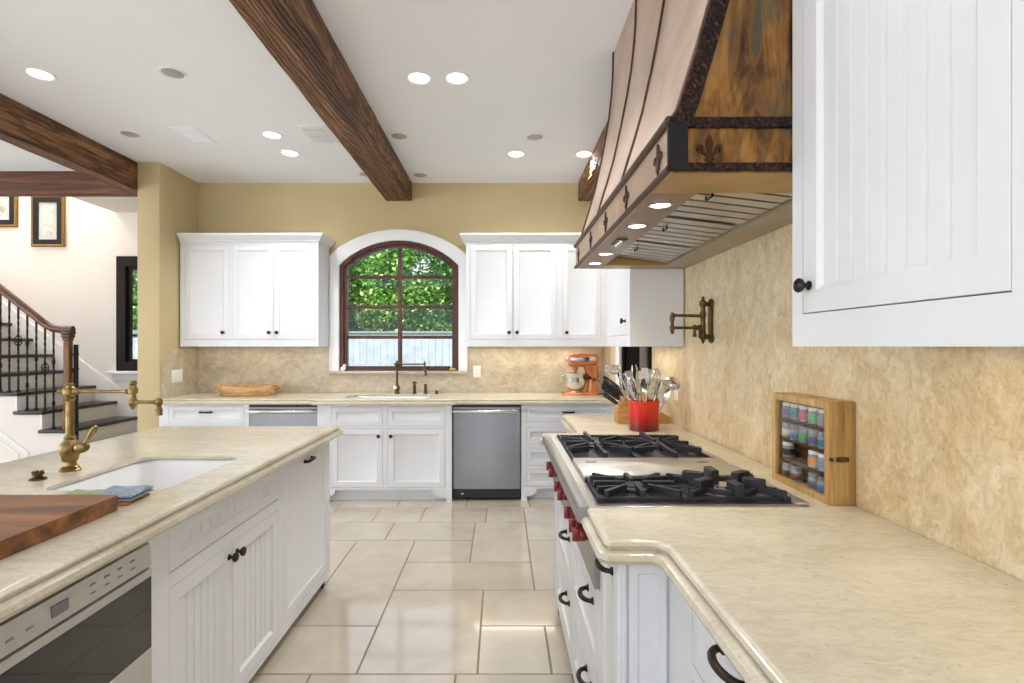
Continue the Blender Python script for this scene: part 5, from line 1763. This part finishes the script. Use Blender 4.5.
# ---- bronze bridge faucet at the window
gx, gy = px2x(397, 5.17), 5.17
zz_ = lambda py: EYE + (346.5 - py) * gy / F
t = thing('articulated_faucet', 'tall jointed bronze faucet in front of the arched window', 'faucet', (gx, gy, .912))
mb = MB(); mb.lathe([(.028, .912), (.028, .92), (.022, .93), (.022, .945), (.03, .96), (.028, .985), (.016, 1.0), (.012, 1.01), (.011, zz_(372)), (.016, zz_(369)), (.016, zz_(366)), (.02, zz_(365)), (.02, zz_(363)), (.01, zz_(362)), (.008, zz_(361)), (0, zz_(360))], (gx, gy, 0), (0, 0, 1), 18); mb.build('column', 'abrass', t)
mb = MB(); mb.lathe([(0, -.03), (.009, -.028), (.007, 0), (.007, .27), (.010, .275)], (gx, gy, zz_(364.3)), (1, 0, 0), 12); mb.build('upper_arm', 'abrass', t)
j2 = gx + .275
mb = MB(); mb.lathe([(0, zz_(372)), (.011, zz_(371)), (.014, zz_(369)), (.012, zz_(367)), (.009, zz_(366)), (.009, zz_(364)), (.012, zz_(363)), (.006, zz_(362)), (0, zz_(361))], (j2, gy, 0), (0, 0, 1), 14); mb.build('elbow_joint', 'abrass', t)
mb = MB(); mb.tube([(j2, gy, zz_(369.5)), (j2 + .02, gy - .06, zz_(369.5)), (j2 + .022, gy - .075, zz_(371)), (j2 + .022, gy - .078, zz_(375.5))], [.008, .008, .010, .011], 10); mb.build('spout', 'abrass', t)
mb = MB(); mb.lathe([(.014, 0), (.014, .03), (.019, .034), (.019, .044), (0, .05)], (gx, gy, .972), (-.4, -1, .1), 14); mb.build('valve', 'porcelain', t)
def sidepiece(name, label, px, h, cross):
    x = px2x(px, gy)
    t = thing(name, label, 'tap' if cross else 'sprayer', (x, gy, .912))
    mb = MB(); mb.lathe([(.024, .912), (.024, .918), (.016, .926), (.014, .912 + h * .5), (.018, .912 + h * .55), (.012, .912 + h * .75), (.012, .912 + h * .8), (0, .912 + h * .82)], (x, gy, 0), (0, 0, 1), 16); mb.build('body', 'abrass', t)
    mb = MB()
    if cross:
        z = .912 + h * .9
        for d in ((1, 0, 0), (0, 1, 0)):
            dv = Vector(d) * .026
            mb.tube([Vector((x, gy, z)) - dv, Vector((x, gy, z)) - dv * .2, Vector((x, gy, z)) + dv * .2, Vector((x, gy, z)) + dv], [.007, .005, .005, .007], 10)
        mb.lathe([(.012, z - .02), (.012, z + .012), (0, z + .016)], (x, gy, 0), (0, 0, 1), 14)
        mb.build('cross_handle', 'abrass', t)
    else:
        z = .912 + h
        mb.lathe([(.012, .912 + h * .8), (.016, .912 + h * .88), (.017, z - .006), (.012, z), (0, z)], (x, gy, 0), (0, 0, 1), 14)
        mb.build('spray_head', 'abrass', t)
sidepiece('tap', 'short bronze tap with cross handle right of the tall window faucet', 414.5, .12, True)
sidepiece('side_sprayer', 'short bronze side sprayer right of the cross-handled tap', 425.5, .095, False)
x = px2x(436.5, gy)
t = thing('soap_button', 'low bronze button at the end of the row of window sink fittings', 'switch', (x, gy, .912))
mb = MB(); mb.lathe([(.02, .912), (.02, .92), (.012, .925), (.012, .935), (.016, .938), (.014, .944), (0, .946)], (x, gy, 0), (0, 0, 1), 16); mb.build('button_body', 'abrass', t)

# ---- ornaments on the window sill
p = at(344.5, 369, 5.31)
t = thing('ornament', 'tiny white bird ornament with orange beak in the corner of the window sill', 'ornament', (p.x, 5.265, 1.132))
p.y = 5.265
mb = MB(); mb.tube([(p.x - .028, p.y, 1.140), (p.x - .012, p.y, 1.154), (p.x + .012, p.y, 1.160), (p.x + .026, p.y, 1.168)], [.006, .02, .022, .010], 12); mb.lathe([(.016, 1.132), (.014, 1.145)], (p.x, p.y, 0), (0, 0, 1), 12); mb.lathe([(0, -.018), (.013, -.012), (.017, 0), (.013, .012), (0, .018)], (p.x + .014, p.y, 1.188), (0, 0, 1), 14)
mb.build('body', 'porcelain', t, smooth=70)
mb = MB(); mb.lathe([(.006, 0), (0, .018)], (p.x + .029, p.y - .004, 1.187), (1, -.3, -.1), 10); mb.build('beak', plain('orange_beak', rgb(224, 140, 50), .4), t)
p = at(453, 369, 5.265)
t = thing('ornament', 'tiny mustard yellow pebble shaped ornament on the sill nearest the mixer cabinet', 'ornament', (p.x, 5.265, 1.132))
mb = MB(); mb.tube([(p.x - .035, p.y, 1.142), (p.x - .02, p.y, 1.152), (p.x + .01, p.y, 1.15), (p.x + .032, p.y, 1.142)], [.008, .020, .017, .008], 12, flat=.8)
mb.build('body', plain('mustard_glaze', rgb(206, 170, 84), .35), t, smooth=70)
mb = MB(); mb.lathe([(0, -.010), (.010, 0), (0, .010)], (p.x - .02, p.y, 1.178), (0, 0, 1), 12); mb.build('knob', 'porcelain', t)

# ---- switch and outlet plates
def plate(label, mtx, w, h, gangs, outlet):
    t = thing('wall_plate', label, 'outlet' if outlet else 'light switch', mtx.translation)
    mb = MB(); mb.box(-w / 2, w / 2, -h / 2, h / 2, 0, .006, .002, 2); mb.build('cover', 'plate', t, mtx)
    for g in range(gangs):
        u = (g - (gangs - 1) / 2) * .046
        mb = MB(); mb.box(u - .017, u + .017, -.034, .034, .006, .0085, .001, 1); k = mb.build('socket' if outlet else 'rocker', 'porcelain', t, mtx)
        if outlet:
            mb = MB()
            for dz in (-.018, .018):
                mb.box(u - .008, u - .0055, dz - .005, dz + .005, .0085, .009); mb.box(u + .0055, u + .008, dz - .005, dz + .005, .0085, .009)
            mb.build('slots', 'black', k, mtx)
B_ = lambda x, z: Matrix(((1, 0, 0, x), (0, 0, -1, YW - .015), (0, 1, 0, z), (0, 0, 0, 1)))
plate('white outlet plate on the backsplash between the arched window and the mixer', B_(px2x(477, 5.28), 1.125), .075, .12, 1, True)
L_ = lambda y, z: Matrix(((0, 0, 1, -3.068), (-1, 0, 0, y), (0, 1, 0, z), (0, 0, 0, 1)))
plate('wide white switch plate on the tan wall end return beside the tray', L_(4.92, 1.10), .165, .12, 3, False)
R_ = lambda y, z: Matrix(((0, 0, -1, XR), (1, 0, 0, y), (0, 1, 0, z), (0, 0, 0, 1)))
plate('white switch plate on the slab wall just right of the red crock', R_(3.09, 1.12), .075, .12, 1, False)

# ================================================================== GARDEN
mb = MB(); mb.box(-40, 30, 5.46, 60, -.35, -.25)
tag(mb.build('ground', 'lawn'), 'garden ground beyond the windows', 'ground', kind='structure')
ft = thing('board_fence', 'pale weathered board fence seen through the arched window', 'fence', (-2, 11, -.25))
rnd = random.Random(5)
x = -14.0
k = 0
while x < 8:
    w = .145
    mb = MB(); mb.box(x, x + w - .006, 11 + rnd.uniform(-.004, .004), 11.022, -.25, 1.55 + rnd.uniform(-.004, .004), .003, 1)
    if -6.0 < x < 1.5:
        mb.build('board', 'fence', ft)
    else:
        mb.build('board', 'fence', ft)
    x += w
for z in (.3, 1.2):
    mb = MB(); mb.box(-14, 8, 11.024, 11.07, z, z + .09); mb.build('rail', 'fence', ft)
mb = MB(); mb.box(-14, 8, 10.97, 11.06, 1.66, 1.70, .004); mb.box(-14, 8, 11.0, 11.03, 1.55, 1.66, .004); mb.build('cap', plain('fence_cap_paint', rgb(140, 148, 150), .8, var=.15), ft)

def tree(x, y, h, r, n, mat, label, seed, trunk_r=.12, low=.9):
    rnd = random.Random(seed)
    t = thing('leafy_tree', label, 'tree', (x, y, -.25), 'trees behind the fence')
    mb = MB()
    mb.tube([(x, y, -.26), (x + .05, y, h * .3), (x - .06, y + .05, h * .6), (x, y, h * .9)], [trunk_r, trunk_r * .8, trunk_r * .5, .02], 10)
    for k in range(6):
        a = rnd.uniform(0, 2 * PI); z = h * rnd.uniform(.3, .7)
        mb.tube([(x, y, z), (x + .5 * r * math.cos(a), y + .5 * r * math.sin(a), z + .5), (x + .9 * r * math.cos(a), y + .9 * r * math.sin(a), z + .8)], [trunk_r * .45, trunk_r * .3, .015], 6)
    mb.build('trunk', 'bark', t, smooth=60)
    vs, fs = [], []
    blobs = [(rnd.uniform(-1, 1) * r * .75, rnd.uniform(-1, 1) * r * .75, low + (h - low) * rnd.random() ** 1.25, rnd.uniform(.35, .75)) for _ in range(56)]
    for k in range(n):
        bx_, by_, bz_, br = blobs[rnd.randrange(len(blobs))]
        while True:
            d = Vector((rnd.uniform(-1, 1), rnd.uniform(-1, 1), rnd.uniform(-1, 1)))
            if .3 < d.length < 1: break
        c = Vector((x + bx_, y + by_, bz_)) + d * br
        L = rnd.uniform(.075, .15); W = L * .38
        ax = Vector((rnd.uniform(-1, 1), rnd.uniform(-1, 1), rnd.uniform(-.9, .4))).normalized()
        sd = ax.cross(Vector((rnd.uniform(-.6, .6), rnd.uniform(-.6, .6), 1))).normalized()
        up = sd.cross(ax) * (L * .12)
        b = len(vs)
        vs += [c, c + ax * L * .5 + sd * W + up, c + ax * L, c + ax * L * .5 - sd * W + up]
        fs += [(b, b + 1, b + 2), (b, b + 2, b + 3)]
    o_ = Vector((x, y, -.25))
    me = bpy.data.meshes.new('foliage')
    me.from_pydata([tuple(v - o_) for v in vs], [], fs)
    me.materials.append(M[mat])
    o = bpy.data.objects.new('foliage', me); COL.objects.link(o); o.parent = t
    WM[o] = WM[t]
TREE_LOW = {1: 2.0}
TL = [(-4.55, 13.1, 4.4, .95, 15000, 'leafa', 'dark leafy tree behind the fence, at the stair side of the arched window'),
      (-2.55, 13.3, 4.4, .95, 15000, 'leafb', 'bright green tree behind the middle of the fence in the arched window'),
      (-.55, 13.0, 4.4, .95, 15000, 'leafa', 'dense tree with dark trunk behind the fence, at the mixer side of the arched window'),
      (-4.9, 16.6, 6.2, 1.3, 15000, 'leafb', 'taller pale tree farther back, at the stair side of the arched window'),
      (-1.7, 16.9, 6.2, 1.4, 15000, 'leafa', 'taller dark tree farther back, behind the middle of the fence'),
      (1.9, 16.6, 7.5, 1.3, 6000, 'leafb', 'pale tree farther back, at the mixer end of the fence'),
      (-9.3, 13.0, 6.5, 1.1, 15000, 'leafb', 'bright tree seen through the stair hall window'),
      (-11.6, 16.4, 7.0, 1.5, 8000, 'leafa', 'dark tree farther back in the stair hall window')]
for i, a in enumerate(TL): tree(*a, seed=11 + i, low=TREE_LOW.get(i, .9))
# pale neighbouring house glimpsed between the trees
t = thing('neighbour_house', 'pale neighbouring house glimpsed between the trees', 'house', (-2.6, 20, -.25))
mb = MB(); mb.box(-8, 4, 20, 26, -.25, 3.2); mb.build('wall', 'siding', t)
mb = MB(); mb.prism([(-8.4, 3.2), (4.4, 3.2), (-2, 4.3)], 19.7, 26.3, [], xz); mb.build('roof', plain('grey_roof_shingle', rgb(120, 120, 124), .9, var=.2), t)
for xx in (-4.2, -1.6):
    mb = MB(); mb.box(xx - .5, xx + .5, 19.97, 20.0, .8, 2.2); w_ = mb.build('window', 'trimw', t)
    mb = MB(); mb.box(xx - .42, xx + .42, 19.955, 19.97, .88, 2.12); mb.build('pane', 'ovenglass', w_)

# ================================================================== LIGHT AND CAMERA
def area(name, loc, rot, sx_, sy_, power, col=(1, 1, 1)):
    l = bpy.data.lights.new(name, 'AREA'); l.shape = 'RECTANGLE'; l.size = sx_; l.size_y = sy_; l.energy = power; l.color = col
    o = bpy.data.objects.new(name, l); COL.objects.link(o); o.location = loc; o.rotation_euler = rot
    return o
def spot(name, loc, power, col=(1, .99, .98), ang=140, blend=.8, r=.05):
    l = bpy.data.lights.new(name, 'SPOT'); l.energy = power; l.color = col; l.spot_size = math.radians(ang); l.spot_blend = blend; l.shadow_soft_size = r
    o = bpy.data.objects.new(name, l); COL.objects.link(o); o.location = loc
    return o
area('added_rear_fill', (-3.5, -4.15, 1.35), (PI / 2 + TILT, 0, 0), 7.5, 2.5, LIGHT_REAR, (.90, .95, 1.0))  # added fill behind the camera, tilted up to brighten the ceiling
area('added_side_fill', (-8.95, .1, 1.35), (PI / 2 + TILT, 0, -PI / 2), 6.8, 2.5, LIGHT_SIDE, (.90, .95, 1.0))  # added fill from the living area, also turned up at the ceiling
area('added_stairwell_fill', (-6.5, 5.6, 5.5), (0, 0, 0), 2.5, .9, LIGHT_HALL, (1.0, .98, .96))  # added overhead fill to lighten the stairs and hall
for k, p in enumerate(LP): spot('recessed_or_added_lamp', (p.x, p.y, ZC - .02), LIGHT_CAN * (1.15 if p.y > 3.6 else 1.0))
for x_, y_ in ((-2.4, .8), (-.2, .6), (-2.4, -1.2), (-.3, -1.0), (-.2, 1.9)): spot('recessed_or_added_lamp', (x_, y_, ZC - .02), LIGHT_CAN * .55)  # added spots without fixtures, brighten the near room and island front
for y_ in (1.62, 1.90, 2.47, 2.75): spot('hood_lamp', (.497, y_, HB - .012), LIGHT_HOOD, (1, .86, .66), 120, .9, .03)
area('under_cabinet_lamp', (.30, 5.10, 1.374), (0, 0, 0), 1.1, .04, LIGHT_UC, (1, .88, .70))
area('under_cabinet_lamp', (.90, 3.27, 1.374), (0, 0, 0), .04, .5, LIGHT_UC * .3, (1, .88, .70))
area('under_cabinet_lamp', (.90, .5, 1.374), (0, 0, 0), .04, 1.2, LIGHT_UC * .5, (1, .86, .68))
area('under_cabinet_lamp', (-2.4, 5.12, 1.374), (0, 0, 0), 1.2, .04, LIGHT_UC * .35, (1, .88, .7))
sun = bpy.data.lights.new('sun', 'SUN'); sun.energy = SUN; sun.angle = .02; sun.color = (1, .96, .9)
so_ = bpy.data.objects.new('sun', sun); COL.objects.link(so_); so_.rotation_euler = (math.radians(38), math.radians(-18), 0)

w = bpy.data.worlds.new('sky'); bpy.context.scene.world = w; w.use_nodes = True
bg = w.node_tree.nodes['Background']
tc = w.node_tree.nodes.new('ShaderNodeTexCoord'); sp = w.node_tree.nodes.new('ShaderNodeSeparateXYZ'); rp = w.node_tree.nodes.new('ShaderNodeValToRGB')
w.node_tree.links.new(tc.outputs['Generated'], sp.inputs[0]); w.node_tree.links.new(sp.outputs['Z'], rp.inputs['Fac'])
rp.color_ramp.elements[0].color = (.95, .97, 1, 1); rp.color_ramp.elements[1].color = (.55, .72, 1, 1)
w.node_tree.links.new(rp.outputs['Color'], bg.inputs['Color']); bg.inputs['Strength'].default_value = SKY

cam = bpy.data.cameras.new('camera'); co_ = bpy.data.objects.new('camera', cam); COL.objects.link(co_)
cam.sensor_fit = 'HORIZONTAL'; cam.sensor_width = 36.0; cam.lens = 36.0 * F / 1024
co_.location = (0, 0, EYE); co_.rotation_euler = (PI / 2, 0, 0)
cam.shift_x = (512 - 501) / 1024; cam.shift_y = -(341.5 - 346.5) / 1024
cam.clip_start = .02
sc = bpy.context.scene
sc.camera = co_
sc.view_settings.view_transform = 'Standard'; sc.view_settings.look = 'None'; sc.view_settings.gamma = 1.0
sc.view_settings.use_curve_mapping = False
sc.view_settings.exposure = EXPO
sc.cycles.use_denoising = True
sc.cycles.max_bounces = 10; sc.cycles.diffuse_bounces = 6; sc.cycles.transparent_max_bounces = 16
